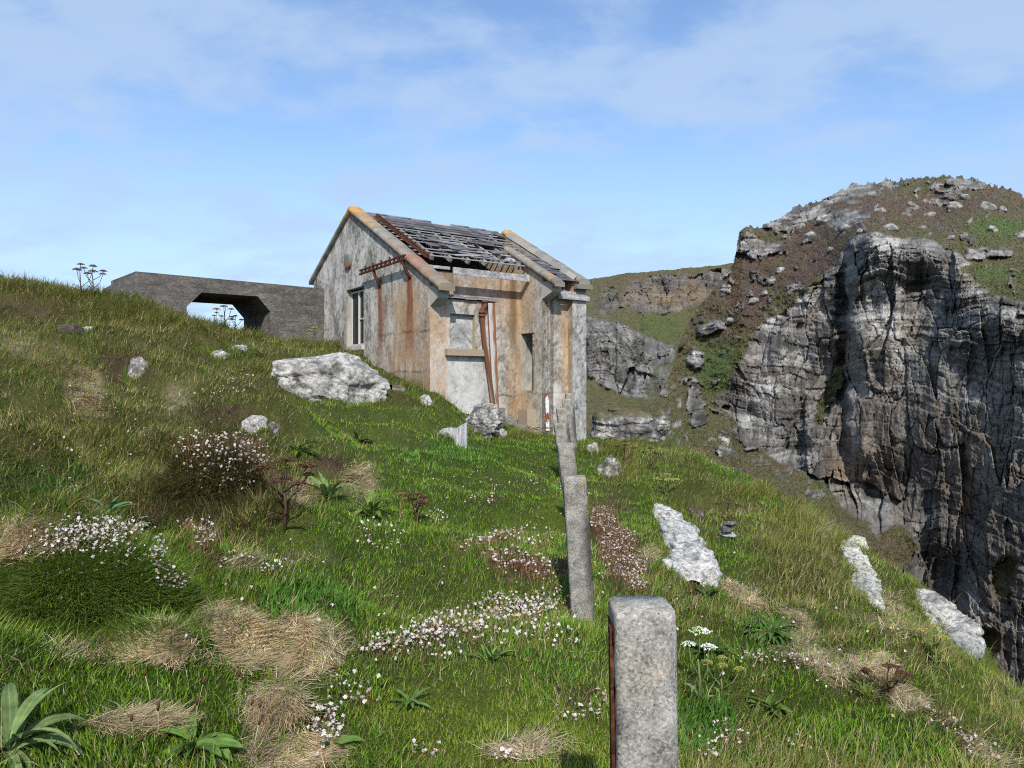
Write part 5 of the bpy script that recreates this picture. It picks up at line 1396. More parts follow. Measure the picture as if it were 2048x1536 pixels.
def rib(label, pts, seed, white, light=(.47,.46,.43), lift=.5, cat='rock outcrop', step=.35):
    """outcrop breaking out of the turf along a line of spots: (px, py, width px)"""
    pts = np.array(pts, float); G = cast(pts[:, 0], pts[:, 1]); k = ~np.isnan(G[:, 0]); G = G[k]; wd = pts[k, 2]*G[:, 1]/1500
    n = 90; m = 64; f = np.linspace(0, 1, n); tt = np.linspace(0, 1, len(G))
    C = np.stack([np.interp(f, tt, G[:, i]) for i in range(3)], -1); w = np.interp(f, tt, wd)*np.clip(np.minimum(f, 1-f)*9, .05, 1)**.5
    tg = np.gradient(C, axis=0); tg /= np.linalg.norm(tg, axis=1)[:, None]; s_ = np.cross(tg, Zu); s_ /= np.linalg.norm(s_, axis=1)[:, None]; u_ = np.cross(s_, tg)
    RIBS.append((C, w, s_))
    a = np.arange(m)/m*2*math.pi; ca = np.sign(np.cos(a))*np.abs(np.cos(a))**.7; sa = np.sign(np.sin(a))*np.abs(np.sin(a))**.7
    V = C[:, None]+s_[:, None]*(ca[None, :, None]*w[:, None, None]/2)+u_[:, None]*(sa[None, :, None]*(w[:, None, None]*lift))
    P = V.reshape(-1, 3); nrm_ = (P-np.repeat(C, m, 0)); nrm_ /= np.linalg.norm(nrm_, axis=1)[:, None]+1e-9
    q = P/np.mean(w)*1.0; sd_ = seed*2.3
    bk = _h2(np.floor(q[:, 0]*1.6+.6*perlin(q[:, 2]*2, q[:, 1])), np.floor(q[:, 2]*2.4+.6*perlin(q[:, 0]*2, q[:, 1]+4)), seed)-.5
    dsp = .22*fbm(q[:, 0]*1.2+sd_, q[:, 1]*1.2, q[:, 2]*1.2, octv=3)+.13*ridged(q[:, 0]*3+sd_, q[:, 1]*3, q[:, 2]*3, octv=4)+.16*bk+.05*fbm(q[:, 0]*11, q[:, 1]*11, q[:, 2]*11, octv=2)
    P = P+nrm_*(dsp*np.repeat(w, m))[:, None]
    n1 = fbm(q[:, 0]*1.6+sd_, q[:, 1]*1.6, q[:, 2]*1.6, octv=4); n2 = fbm(q[:, 0]*8+sd_, q[:, 1]*8, q[:, 2]*8, octv=4)
    c = cmix(np.broadcast_to(np.float32((.10,.095,.085)), P.shape), np.float32(light), sm(.1, .7, white+.6*n1+.5*n2))
    c = cmix(c, c*.22, sm(.22, .48, ridged(q[:, 0]*2.4+sd_, q[:, 1]*2.4, q[:, 2]*3.4, octv=4)*.5+.5*n2)*.9)
    c = c*(1+.25*n2)[:, None]
    i = np.arange(n-1)[:, None]*m; j = np.arange(m)[None]; j2 = (j+1) % m
    return tag(mesh_np('rock_outcrop', P, np.stack([i+j, i+j2, i+m+j2, i+m+j], -1).reshape(-1, 4), None, M_ROCK, None, c, False, C.mean(0)), label, cat)
rib('tall white outcrop on the right slope behind the posts', [(1312,1008,18),(1330,1035,52),(1352,1062,62),(1368,1100,72),(1380,1140,92),(1388,1172,104)], 21, .95, (.52,.507,.475), lift=.32)
rib('long crusty cream rock rib running down the cliff brow', [(1686,1080,14),(1700,1105,34),(1716,1140,46),(1728,1175,48),(1745,1212,36),(1756,1232,14)], 24, .9, (.50,.492,.42), .26)
rib('broad grey-white rock shoulder falling over the brow at far right', [(1828,1180,20),(1852,1200,50),(1878,1232,74),(1900,1262,84),(1922,1298,60),(1936,1322,20)], 26, .55, (.46,.455,.42), .30)
rib('thin white seam of rock left of the grey-white shoulder', [(1830,1220,12),(1850,1236,26),(1868,1262,22),(1880,1284,8)], 33, .7, lift=.3)
prock('white rock at the foot of the end pilaster', 1187, 910, 34, 22, 27, white=.6)
prock('mossy reddish rock hump half sunk in turf right of the second post', 1392, 1040, 48, 24, 29, white=.1, dark=(.075,.055,.045))
prock('lichened brown rock beside the tuft behind the third post', 1222, 962, 50, 46, 30, white=.30, dark=(.10,.085,.06), sink=.35)
prock('small straw-coloured rock low on the right slope', 1735, 1400, 22, 14, 31, white=.7, light=(.45,.40,.30))
b = cast1(1456, 1078)                                 # little heap of slates
for k, (lab, dz, wx) in enumerate((('bottom slate of the small heap on the right slope', .0, .17), ('middle dark slate of the small heap on the right slope', .055, .19), ('top grey slate of the small heap on the right slope', .105, .16))):
    rock('slate', lab, 'slate', b+np.array([.015*k*(-1)**k, 0, dz+.02]), (wx, .14, .055), 40+k, white=(.75, .15, .3)[k], sub=4, sink=.1, r=(.1, .12*(-1)**k, k), cuts=5, group='little slate heap')
# ledge of jointed rock beyond the end of the building
for (lab, px, py, wp, hp_, sd, dd, wt) in (('flat-topped jointed ledge of grey rock beyond the building, turf on top', 1268, 893, 150, 74, 51, 24.5, .34),
                                            ('blocky grey rock step left of the flat-topped ledge', 1208, 888, 62, 62, 52, 23.2, .42),
                                            ('white-edged rock lip at the right end of the ledge', 1322, 872, 44, 50, 53, 25.0, .45)):
    bb = W(px, py, dd); k = dd/1500
    rock('rock_ledge', lab, 'rock ledge', bb+np.array([0, .7, 0]), (wp*k, 1.9, hp_*k*1.25), sd, white=wt, sub=6, sink=.1, cuts=14, rough=.12, moss=.9, bed=.28)
# boulders lying on the far heather hillside
for i, (px, py, s) in enumerate([(1648,438,30),(1622,470,22),(1600,452,20),(1612,482,16),(1858,430,20),(1908,412,26),(1975,413,34),(1845,455,16),(1780,455,26),(1690,455,24),(1720,462,16),(1985,458,22),(2040,470,26),(1542,560,20),(1560,540,18),(1508,600,18),(1530,586,16),(1460,640,18),(1900,475,14),(1760,420,22),(1660,500,16),(1820,410,18),(2005,418,18),(1930,395,20)]):
    d = float(head_depth(np.array([[px]]), np.array([[py]]))[0, 0])-1.2; bb = W(px, py, d); k = d/1500
    rock('boulder', 'pale grey boulder lying on the far heather hillside', 'boulder', bb-np.array([0, 0, s*k*.25]), (s*k*1.3, s*k, s*k*.8), 70+i, white=.42, sub=3, sink=.25, cuts=8, dark=(.11,.108,.10), light=(.42,.41,.385), group='boulders on the far hillside', r=(0, random.uniform(-.3, .3), random.uniform(0, 3)))

# ------------------------------------------------------------------ timber, board, blocks, scrap
a = cast1(778, 783)+Zu*.05; b = cast1(941, 812); b = np.array([b[0], b[1], b[2]+.10])
mb = MB()
n = 30; d_ = (b-a)/np.linalg.norm(b-a); s_ = np.cross(d_, Zu); s_ /= np.linalg.norm(s_); u_ = np.cross(s_, d_)
def plank(mb, a, b, wd, th, colf):
    for (o1, o2, e) in ((-s_*wd/2-u_*th/2, u_*th, 0), (-s_*wd/2+u_*th/2, s_*wd, 1), (s_*wd/2-u_*th/2, u_*th, 0)):
        f = np.linspace(0, 1, 60)[:, None, None]; g = np.linspace(0, 1, 6)[None, :, None]
        P = a+o1+(b-a)*f+o2*g
        mb.add(P, grid_quads(60, 6), c=colf(np.broadcast_to(f[..., 0], (60, 6)), np.broadcast_to(g[..., 0], (60, 6))+e))
    mb.add([b-s_*wd/2-u_*th/2, b+s_*wd/2-u_*th/2, b+s_*wd/2+u_*th/2, b-s_*wd/2+u_*th/2], [(0,1,2,3)], c=(.35,.30,.22))
def cpl(f, g):
    n_ = fbm(f*8, g*5, octv=4)
    c = cmix(np.broadcast_to(np.float32((.40,.37,.27)), f.shape+(3,)), np.float32((.56,.54,.48)), np.clip(.5+1.2*n_, 0, 1))
    return cmix(c, np.float32((.28,.10,.05)), sm(.12, .3, np.abs(g % 1-.75+.2*n_) < .14)*.9 + sm(.3, .5, n_)*.4)
plank(mb, a, b, .11, .085, cpl)
o = mb.build('fallen_timber', M_WOOD, None, origin=(a+b)/2); tag(o, 'long fallen painted timber with rusty edges lying on the grass below the lobby', 'timber')
mb = MB()                                              # wedge-cut board standing in the turf
b0 = cast1(918, 893)
q = [W(903, 872, b0[1]), W(932, 894, b0[1]-.12), W(932, 845, b0[1]-.12), W(903, 861, b0[1])]
q = np.array(q); q[0][2] -= .1; q[1][2] -= .1; nb = np.cross(q[1]-q[0], q[3]-q[0]); nb /= np.linalg.norm(nb)
u, v = np.meshgrid(np.linspace(0, 1, 24), np.linspace(0, 1, 24)); u = u[..., None]; v = v[..., None]
G = (q[0]*(1-u)+q[1]*u)*(1-v)+(q[3]*(1-u)+q[2]*u)*v
cc = cmix(np.broadcast_to(np.float32((.16,.165,.175)), G.shape), np.float32((.50,.50,.51)), np.clip(.5+.9*fbm(u[..., 0]*14, v[..., 0]*1.2, octv=3), 0, 1))
mb.add(G, grid_quads(24, 24), c=cc); mb.add(G+nb*-.03, grid_quads(24, 24), c=cc)
for (p_, r_) in ((3, 2), (2, 1)): mb.add([q[p_], q[r_], q[r_]-nb*.03, q[p_]-nb*.03], [(0,1,2,3)], c=(.4,.4,.41))
o = mb.build('weathered_board', M_WOOD, None, origin=b0); tag(o, 'grey weathered board with a slanting top standing in the turf', 'board')
def blockat(px0, px1, py0, py1, w, label, depth=.3):
    p = [hp(px0, py1+14, w), hp(px1, py1+14, w), hp(px1, py0, w), hp(px0, py0, w)]; p = np.array(p); p[1][2] = p[0][2]; p[3][2] = p[2][2]
    p += np.array([.004*fbm(p[:, 0]*9, p[:, 2]*9)]).T
    o_ = p.mean(0); k = -VX*depth; mb = MB()
    mb.box8([p[0], p[1], p[1]+k, p[0]+k, p[3], p[2], p[2]+k, p[3]+k])
    return tag(mb.build('concrete_block', M_BLOCK, None, origin=o_), label, 'concrete block', 'blocks at the wall foot')
blockat(1011, 1033, 834, 858, -.85, 'larger concrete block standing against the front wall, beside the drainpipe foot')
blockat(1034, 1056, 850, 863, -.72, 'low concrete block lying right of the larger block')
blockat(999, 1010.5, 816, 850, -1.1, 'tall narrow concrete block half hidden behind the drainpipe casing')
mb = MB(); rs2 = random.Random(8)
c0 = hp(1078, 858, -.72)
for i in range(9):
    p = c0+np.array([rs2.uniform(-.22, .22), rs2.uniform(-.1, .1), rs2.uniform(0, .05)]); e = p+np.array([rs2.uniform(-.3, .3), rs2.uniform(-.08, .08), rs2.uniform(-.06, .05)])
    mb.bar(p, e, rs2.uniform(.02, .06), .012)
tag(mb.build('scrap_metal', M_RUST, None, origin=c0), 'little heap of flaking rusty metal at the foot of the bay wall', 'scrap metal')

# ------------------------------------------------------------------ leafy plants
def leaf(mb, base, az, L, wd, el, droop, c, tw=0.):
    n = 8; d = np.array([math.cos(az), math.sin(az), 0]); s = np.array([-math.sin(az), math.cos(az), 0])
    V = []; p = np.array(base, float); a = el; C = []
    for i in range(n):
        f = i/(n-1); w_ = wd*max(.06, math.sin(math.pi*min(1, f*.92+.06))**.8)*(.45 if f < .12 else 1)
        up = -d*math.sin(a)+Zu*math.cos(a); ss = s*math.cos(tw)+up*math.sin(tw)
        for g_, h_, t_ in ((-.5, .18, .9), (-.36, .10, 1.12), (-.22, .06, .85), (-.06, .0, 1.05), (0, -.03, 1.45), (.06, .0, 1.05), (.22, .06, .85), (.36, .10, 1.12), (.5, .18, .9)):
            V.append(p+ss*w_*g_+up*w_*h_+up*.03*w_*math.sin(i*2.1+g_*5)); C.append(np.array(c)*t_*(.9+.2*f+.10*math.sin(i*1.7+az*3)))
        p = p+(d*math.cos(a)+Zu*math.sin(a))*L/(n-1); a -= droop/(n-1)
    mb.add(V, grid_quads(n, 9), c=np.array(C))
def rosette(px, py, n, L, wd, label, c=(.105,.165,.030), el=(.5, 1.3), droop=1.2, name='leafy_plant', cat='plant', base=None):
    b = cast1(px, py) if base is None else base; mb = MB(); g = random.Random(int(px*7+py))
    for i in range(n):
        az = i*2.399+g.uniform(-.3, .3); k = g.uniform(.65, 1.15)
        leaf(mb, b+np.array([g.uniform(-.02, .02), g.uniform(-.02, .02), .0]), az, L*k, wd*k, g.uniform(*el), droop*g.uniform(.6, 1.3), np.array(c)*g.uniform(.75, 1.3), g.uniform(-.4, .4))
    return tag(mb.build(name, M_LEAF, None, True, b), label, cat)
rosette(14, 1505, 19, .26, .040, 'broad-leaved plant with long pale green leaves at the lower left edge', (.15,.22,.075), (.3, 1.25), 1.7)
rosette(655, 1000, 13, .26, .045, 'upright pale leafy tuft below the peat scar, right of the tall dead umbel', (.13,.20,.06), (.8, 1.4), .9)
rosette(740, 1030, 12, .24, .05, 'leafy tuft beside the small brown dead umbel', (.11,.17,.035))
rosette(715, 888, 14, .26, .04, 'dark rosette of strap leaves on the bank above the peat scar', (.065,.11,.020), (.4, 1.2), 1.4)
rosette(598, 905, 12, .24, .04, 'strap-leaved rosette above the pale wedge of rock', (.085,.135,.022), (.3, 1.0), 1.3)
rosette(1420, 1318, 22, .17, .032, 'dark green rosette just behind the white hogweed', (.05,.095,.018), (.3, 1.2), 1.5)
rosette(1545, 1272, 26, .20, .035, 'spreading strap-leaved clump in the middle of the right slope', (.065,.12,.025), (.2, .9), 1.2)
rosette(1540, 1420, 18, .13, .05, 'low round-leaved plant near the bottom right', (.10,.165,.03), (.1, .7), .8)
rosette(980, 1330, 16, .13, .016, 'narrow-leaved tuft in front of the white flower band', (.11,.18,.04), (.6, 1.4), 1.0)
rosette(815, 1412, 12, .12, .02, 'narrow-leaved rosette below the left end of the flower band', (.09,.155,.035), (.3, 1.1), 1.1)
rosette(650, 1500, 12, .13, .03, 'plantain rosette at the bottom, right of the straw patch', (.09,.155,.03), (.2, 1.0), .9)
rosette(385, 1500, 14, .15, .045, 'broad plantain rosette at the bottom left among the seed stalks', (.10,.18,.035), (.2, .9), .9)
rosette(270, 1050, 9, .10, .03, 'pale grey-green rosette on the bare peat hollow', (.16,.23,.13), (.1, .7), .6)
rosette(215, 1028, 12, .16, .035, 'leafy tuft left of the bare peat hollow', (.08,.16,.055), (.4, 1.2), 1.0)
rosette(520, 720, 10, .2, .03, 'small dark tuft right of the pale slabs on the bank', (.05,.11,.025))
rosette(1410, 1200, 12, .16, .03, 'dark leafy tuft below the tall white outcrop', (.04,.09,.022))
rosette(1010, 862, 9, .16, .03, 'leafy tuft by the concrete blocks', (.055,.12,.03))

# ------------------------------------------------------------------ umbel plants
def umbel_plant(px, py, h, label, nb=4, sp=.10, colr='dead', name='dead_umbel', cat='umbel plant', dist=None, ur=.04, lean=0.0, r0=.006):
    b = cast1(px, py) if dist is None else W(px, py, dist); g = random.Random(int(px*3+py*5))
    stem_c = {'dead': (.060,.035,.022), 'white': (.10,.14,.05), 'yellow': (.14,.15,.05), 'tan': (.16,.115,.05), 'sky': (.07,.06,.045)}[colr]
    head_c = {'dead': [(.090,.042,.026), (.065,.033,.022), (.115,.058,.030)], 'white': [(.66,.66,.58), (.70,.70,.66), (.34,.42,.20)], 'yellow': [(.26,.26,.06), (.33,.31,.08), (.19,.22,.06)], 'tan': [(.28,.15,.05), (.23,.13,.05)], 'sky': [(.10,.105,.05), (.10,.055,.07), (.14,.12,.06)]}[colr]
    r = empty(name, b, label, cat)
    st = MB(); top = b+np.array([lean*h, 0, h*.62]); bot = b-Zu*.05
    st.tube([bot, b+(top-b)*.5+np.array([.01, 0, 0]), top], [r0*1.2, r0, r0*.8], 6, stem_c)
    heads = []
    for i in range(nb):
        f = (.30+.70*i/max(nb-1, 1)); s = b+(top-b)*f; az = i*2.4+g.uniform(-.4, .4)
        e = np.array([s[0]+math.cos(az)*sp*g.uniform(.7, 1.2), s[1]+math.sin(az)*sp*g.uniform(.7, 1.2), b[2]+h*(.66+.34*(i+1)/nb)*g.uniform(.86, 1.0)])
        if i == nb-1: e = top+np.array([.01, 0, h*.36])
        st.tube([s, (s+e)/2+np.array([math.cos(az)*.25, math.sin(az)*.25, -.1])*np.linalg.norm(e-s)*.4, e], [r0*.7, r0*.55, r0*.5], 5, stem_c)
        heads.append(e)
    for k in range(3):
        s = b+Zu*h*.1*k; leaf(st, s, k*2.1, h*.35, h*.06, .7, 1.2, np.array(stem_c)*1.2)
    st.build('stem', M_STEM, r)
    for e in heads:
        m = MB(); R = ur*g.uniform(.75, 1.2); nr_ = 22
        for j in range(nr_):
            rad = R*math.sqrt((j+.5)/nr_); az = j*2.399; p = e+np.array([rad*math.cos(az), rad*math.sin(az), R*.55-rad*rad/R*.4])
            m.tube([e, p], [.0012, .001], 3, stem_c, cap=False)
            c = np.array(g.choice(head_c))*g.uniform(.8, 1.2)
            for q_ in range(5):
                o_ = p+np.array([g.gauss(0, R*.12), g.gauss(0, R*.12), g.uniform(-.1, .12)*R]); z_ = R*.11
                m.add([o_+[z_, 0, 0], o_+[0, z_, 0], o_+[-z_, 0, 0], o_+[0, -z_, 0], o_+[0, 0, z_], o_-[0, 0, z_]], None, [(0,1,4),(1,2,4),(2,3,4),(3,0,4),(1,0,5),(2,1,5),(3,2,5),(0,3,5)], c)
        m.build('flower_head', M_STEM, r)
    return r
umbel_plant(568, 1062, .42, 'tall dead brown umbel plant with spreading stalks below the pink-white cushion', 7, .13, 'dead', ur=.050, r0=.009)
umbel_plant(832, 1045, .21, 'small dark dead umbel with a rusty crown in the green hollow', 6, .075, 'dead', ur=.036, r0=.009)
umbel_plant(800, 1030, .16, 'little tan dead umbel just left of the small dark one', 2, .04, 'tan', ur=.026)
umbel_plant(160, 592, .50, 'left umbel plant on the skyline with three green-brown heads', 3, .26, 'sky', ur=.065, r0=.010)
umbel_plant(185, 594, .48, 'right umbel plant on the skyline with dark purple heads', 5, .18, 'sky', ur=.055, r0=.010)
umbel_plant(449, 655, .60, 'tallest umbel plant seen through the archway, rusty head', 4, .22, 'tan', dist=19.0, ur=.075, r0=.013)
umbel_plant(432, 655, .38, 'short dark umbel left of the tallest one in the archway', 3, .12, 'dead', dist=19.2, ur=.06, r0=.011)
umbel_plant(470, 658, .32, 'dark spreading umbel right of the tallest one in the archway', 4, .18, 'dead', dist=18.8, ur=.06, r0=.011)
umbel_plant(630, 690, .36, 'small yellow-green umbel plant at the foot of the shelter wall', 5, .22, 'yellow', ur=.06, r0=.009)
umbel_plant(1396, 1405, .34, 'hogweed with a white flower head right beside the nearest post', 3, .06, 'white', 'hogweed', ur=.040, r0=.006)
umbel_plant(1440, 1400, .20, 'hogweed gone to green seed, right of the white-headed one', 4, .09, 'yellow', 'hogweed', ur=.03, r0=.005)
umbel_plant(1332, 992, .26, 'yellowish umbel plant on the slope right of the third post', 4, .12, 'yellow', ur=.05)
umbel_plant(1455, 1048, .26, 'thin dead umbel standing over the slate heap', 4, .1, 'dead', ur=.04)
umbel_plant(1248, 930, .34, 'dark umbel on the turf edge right of the end pilaster', 4, .14, 'dead', ur=.05, r0=.008)
umbel_plant(1300, 940, .3, 'thin brown umbel on the turf between the ledge and the posts', 4, .12, 'dead', ur=.045, r0=.007)
umbel_plant(1868, 1335, .22, 'yellow-flowered umbel below the grey-white rock shoulder', 4, .09, 'yellow', ur=.03)
umbel_plant(1775, 1400, .16, 'low dark twiggy umbel by the straw hollow at right', 7, .10, 'dead', ur=.028)

# ------------------------------------------------------------------ plantain seed stalks in the left foreground
for i, (px, py, bx, by, lab) in enumerate([(290,1349,300,1425,'plantain seed stalk with a short head, farthest left at the straw edge'),(406,1366,372,1480,'tall pale-stemmed plantain seed stalk leaning right'),(478,1352,470,1440,'plantain seed stalk against the green bank'),(316,1419,308,1495,'short plantain seed stalk over the lower straw patch'),(263,1440,262,1505,'dark plantain head at the left of the lower straw patch'),
        (520,1413,498,1515,'plantain seed stalk over the right straw patch, upper head'),(518,1447,490,1530,'plantain seed stalk over the right straw patch, lower head'),(503,1408,470,1500,'thin plantain seed stalk left of the right straw patch'),(394,1408,380,1490,'shorter plantain seed stalk beside the tall pale one'),(284,1480,286,1535,'lowest plantain head at the bottom left'),(516,1512,500,1536,'plantain head at the bottom edge below the straw')]):
    b = cast1(bx, by); t_ = W(px, py, b[1]-.04); r = empty('plantain_stalk', b, lab, 'seed stalk', 'plantain stalks in the foreground')
    m = MB(); ax = (t_-b)/np.linalg.norm(t_-b); m.tube([b, (b+t_)/2+np.array([.008, 0, 0]), t_], [.0021, .0018, .0015], 5, (.20,.21,.09) if i % 3 else (.34,.31,.2)); m.build('stem', M_STEM, r, True)
    m = MB(); L = random.uniform(.022, .04); m.tube([t_-ax*.004, t_+ax*L*.3, t_+ax*L*.8, t_+ax*L], [.003, .0055, .0048, .0012], 7, (.10,.045,.025)); m.build('seed_head', M_STEM, r, True)

# ------------------------------------------------------------------ white thrift and campion
def heads_mesh(P, R, C, facing):
    """five-petalled heads, each tilted its own way"""
    n = len(P); V = []; 
    az0 = rng.random(n)*6.28
    up = facing/np.linalg.norm(facing, axis=1)[:, None]
    a = np.cross(up, rng.normal(size=(n, 3))); a /= np.linalg.norm(a, axis=1)[:, None]; b = np.cross(up, a)
    Q = []; Cc = []
    for k in range(6):
        t = az0+k*1.047; d = a*np.cos(t)[:, None]+b*np.sin(t)[:, None]; s = -a*np.sin(t)[:, None]+b*np.cos(t)[:, None]
        r = R[:, None]*rng.uniform(.75, 1.2, (n, 1)); li = rng.uniform(-.25, .6, (n, 1))
        p0 = P; p1 = P+d*r*.62+s*r*.36+up*r*li*.6; p2 = P+d*r+up*r*li; p3 = P+d*r*.62-s*r*.36+up*r*li*.6
        V.append(np.stack([p0, p1, p2, p3], 1)); Cc.append(np.repeat(C[:, None]*rng.uniform(.88, 1.08, (n, 1, 1)), 4, 1))
    V = np.concatenate(V).reshape(-1, 3); Cc = np.concatenate(Cc).reshape(-1, 3)
    return V, np.arange(len(V)).reshape(-1, 4), Cc
def flowers(label, spots, R=.011, stem=.07, dead=.2, stemc=(.16,.085,.04), mat=0, matc=(.15,.07,.035), pink=.0, name='thrift_cushion', cat='flowering plant', density=1.7, matl=.06):
    px = []; py = []
    for (x, y, rx, ry, a, n) in spots:
        n = int(n*density); th = rng.random(n)*6.28; rr = np.sqrt(rng.random(n))*(.75+.35*rng.random(n)); ca, sa = math.cos(math.radians(a)), math.sin(math.radians(a))
        ux, uy = rx*rr*np.cos(th), ry*rr*np.sin(th); px.append(x+ux*ca-uy*sa); py.append(y+ux*sa+uy*ca)
    G = cast(np.concatenate(px), np.concatenate(py)); G = G[~np.isnan(G[:, 0])]
    n = len(G); root = G.mean(0); r = empty(name, root, label, cat) if cat else None
    nr = gnormal(G[:, 0], G[:, 1]); L = stem*rng.uniform(.6, 1.35, n)
    d = nr*.5+Zu*.7+rng.normal(0, .22, (n, 3)); d /= np.linalg.norm(d, axis=1)[:, None]
    T = G+d*L[:, None]
    C = np.tile(np.float32((.60,.535,.53)), (n, 1)); k = rng.random(n) < pink; C[k] = (.62,.44,.47)
    k = rng.random(n) < dead; C[k] = np.array([(.45,.33,.22), (.36,.24,.15), (.55,.42,.34)])[rng.integers(0, 3, k.sum())]
    C = C*rng.uniform(.85, 1.08, (n, 1))
    RR = R*.74*rng.uniform(.5, 1.25, n); fc = Zu+rng.normal(0, .8, (n, 3))-G/np.linalg.norm(G, axis=1)[:, None]*.35
    V, q, Cc = heads_mesh(T, RR, C, fc)
    o = mesh_np('flowers' if cat else 'scattered_flowers', V, q, None, M_PETAL, r, Cc, False, None if r else root); tag(o, kind='stuff')
    az = np.arctan2(d[:, 1], d[:, 0])
    def st(name, P, L, wd, az, lean, col):
        b = blades(name, P, L, wd, az, lean, np.zeros(len(P)), col, M_STEM, 2)
        if r is not None:
            me = b.data; co_ = np.empty(len(me.vertices)*3, np.float32); me.vertices.foreach_get('co', co_); me.vertices.foreach_set('co', (co_.reshape(-1, 3)-np.array(r.location, np.float32)).ravel()); b.parent = r
        return tag(b, kind='stuff')
    st('stems' if cat else 'flower_stems', G, L, np.full(n, .0022+.0003*G[:, 1].mean()), az, np.arccos(np.clip(d[:, 2], -1, 1)), np.array(stemc)*rng.uniform(.6, 1.3, (n, 1)))
    if mat and r is not None:
        m = int(mat); i = rng.integers(0, n, m); P = G[i]+np.c_[rng.normal(0, .035, (m, 2)), np.zeros(m)]; P[:, 2] = gh(P[:, 0], P[:, 1])-.004
        st('foliage', P, matl*rng.uniform(.5, 1.3, m), np.full(m, .0030+.0003*G[:, 1].mean()), rng.random(m)*6.28, np.abs(rng.normal(.3, .4, m)), np.array(matc)*rng.uniform(.6, 1.6, (m, 1)))
    return r
flowers('large domed thrift cushion, white heads over red-brown stalks, centre left', [(445,930,92,50,12,230),(500,920,45,35,30,110),(440,985,70,35,0,60)], .0125, .10, .28, (.17,.075,.035), 2600, (.15,.085,.04), matl=.10)
flowers('white flowered thrift cushion crowning the dark green mound at left', [(170,1090,120,36,-6,190),(110,1105,90,22,-12,60),(230,1075,70,26,0,70),(190,1130,110,40,0,45)], .0092, .055, .16, (.13,.09,.04), 500, (.07,.12,.03))
flowers('trail of white flowers down the right side of the dark green mound', [(312,1120,16,36,10,38),(330,1165,50,30,20,24),(345,1190,30,20,0,10)], .011, .05, .15)
flowers('dense white campion band across the middle foreground', [(800,1300,90,24,-18,100),(900,1272,70,24,-8,80),(1010,1235,80,26,0,110),(1075,1230,44,26,0,70),(870,1305,130,40,-12,70),(1000,1270,120,40,0,70),(1120,1290,40,40,60,22)], .0125, .07, .26, (.17,.12,.055), 400, (.09,.13,.04))
flowers('reddish mat of faded thrift spilling down right of the second post', [(1205,1040,30,28,40,130),(1235,1090,34,40,60,190),(1262,1140,26,40,75,150),(1275,1175,12,24,90,45)], .0105, .035, .42, (.19,.105,.06), 3000, (.145,.095,.05), matl=.05)
flowers('faded thrift scatter on the brown hump left of the second post', [(1030,1130,60,22,8,60),(1085,1150,40,26,30,36),(985,1128,16,16,0,12)], .012, .055, .4, (.17,.09,.045), 900, (.13,.075,.04))
flowers('line of thin faded thrift on the small bank edge, centre', [(950,1095,48,9,-12,44),(1000,1082,30,9,-8,26),(1070,1080,60,22,0,40)], .0125, .05, .35, (.2,.1,.05), 500, (.13,.09,.04))
flowers('loose group of white flowers in the green hollow below the small dark umbel', [(760,1085,52,36,0,44),(875,1045,22,12,0,16)], .0115, .06, .1, (.12,.12,.05))
flowers('pink and white flowers along the path above the bank, centre right', [(985,975,26,10,0,12),(1050,960,60,26,0,20),(960,1005,50,14,0,26),(1090,985,50,20,0,14)], .012, .06, .25, (.15,.1,.05), pink=.3)
flowers('white flowers below the big boulder on the left bank', [(478,770,34,24,-10,36),(420,800,40,12,0,10)], .015, .07, .1, (.12,.1,.05))
flowers('faded flower tuft on the peat edge under the large dome', [(412,1085,30,26,40,40),(375,1060,18,14,0,12)], .012, .06, .35, (.16,.09,.05), 600, (.14,.085,.045))
flowers('small white flower group on the grass lip right of the green mound', [(550,1145,38,14,-12,26),(470,1128,46,12,0,14)], .011, .05, .2)
flowers('white campion straggling up from the bottom edge left of centre', [(650,1465,40,46,0,30),(700,1405,60,40,0,22),(640,1500,20,30,0,12)], .0125, .07, .15)
flowers('faded drift of small flowers low on the right slope', [(1560,1330,60,18,8,50),(1650,1340,50,14,30,24),(1500,1320,30,14,0,14)], .010, .04, .35, (.16,.09,.05))
flowers('pinkish flowers scattered in the turf at the bottom right', [(1450,1490,50,26,0,26),(1420,1520,30,16,0,10),(1600,1505,50,16,0,6)], .0115, .05, .2, pink=.25)
flowers('drift of pale flowers in the extreme bottom right corner', [(1960,1510,60,20,25,46),(1880,1450,50,16,20,16)], .010, .04, .3)
flowers('few white flowers beside the second post foot', [(1180,1220,40,24,0,26),(1120,1210,30,26,0,18),(1205,1150,20,30,0,12)], .0105, .06, .3)
flowers('white flower sprinkle in the moss left of the nearest post', [(1140,1440,40,24,0,18),(1190,1420,24,40,0,10),(1000,1530,30,8,0,10),(850,1520,40,12,0,10)], .0115, .04, .15)
flowers('scattered', [(600,1100,600,260,0,120),(1550,1250,380,160,15,70),(250,850,250,120,0,60),(1000,1000,200,80,0,30),(200,930,150,60,0,24)], .011, .05, .2, cat=None)

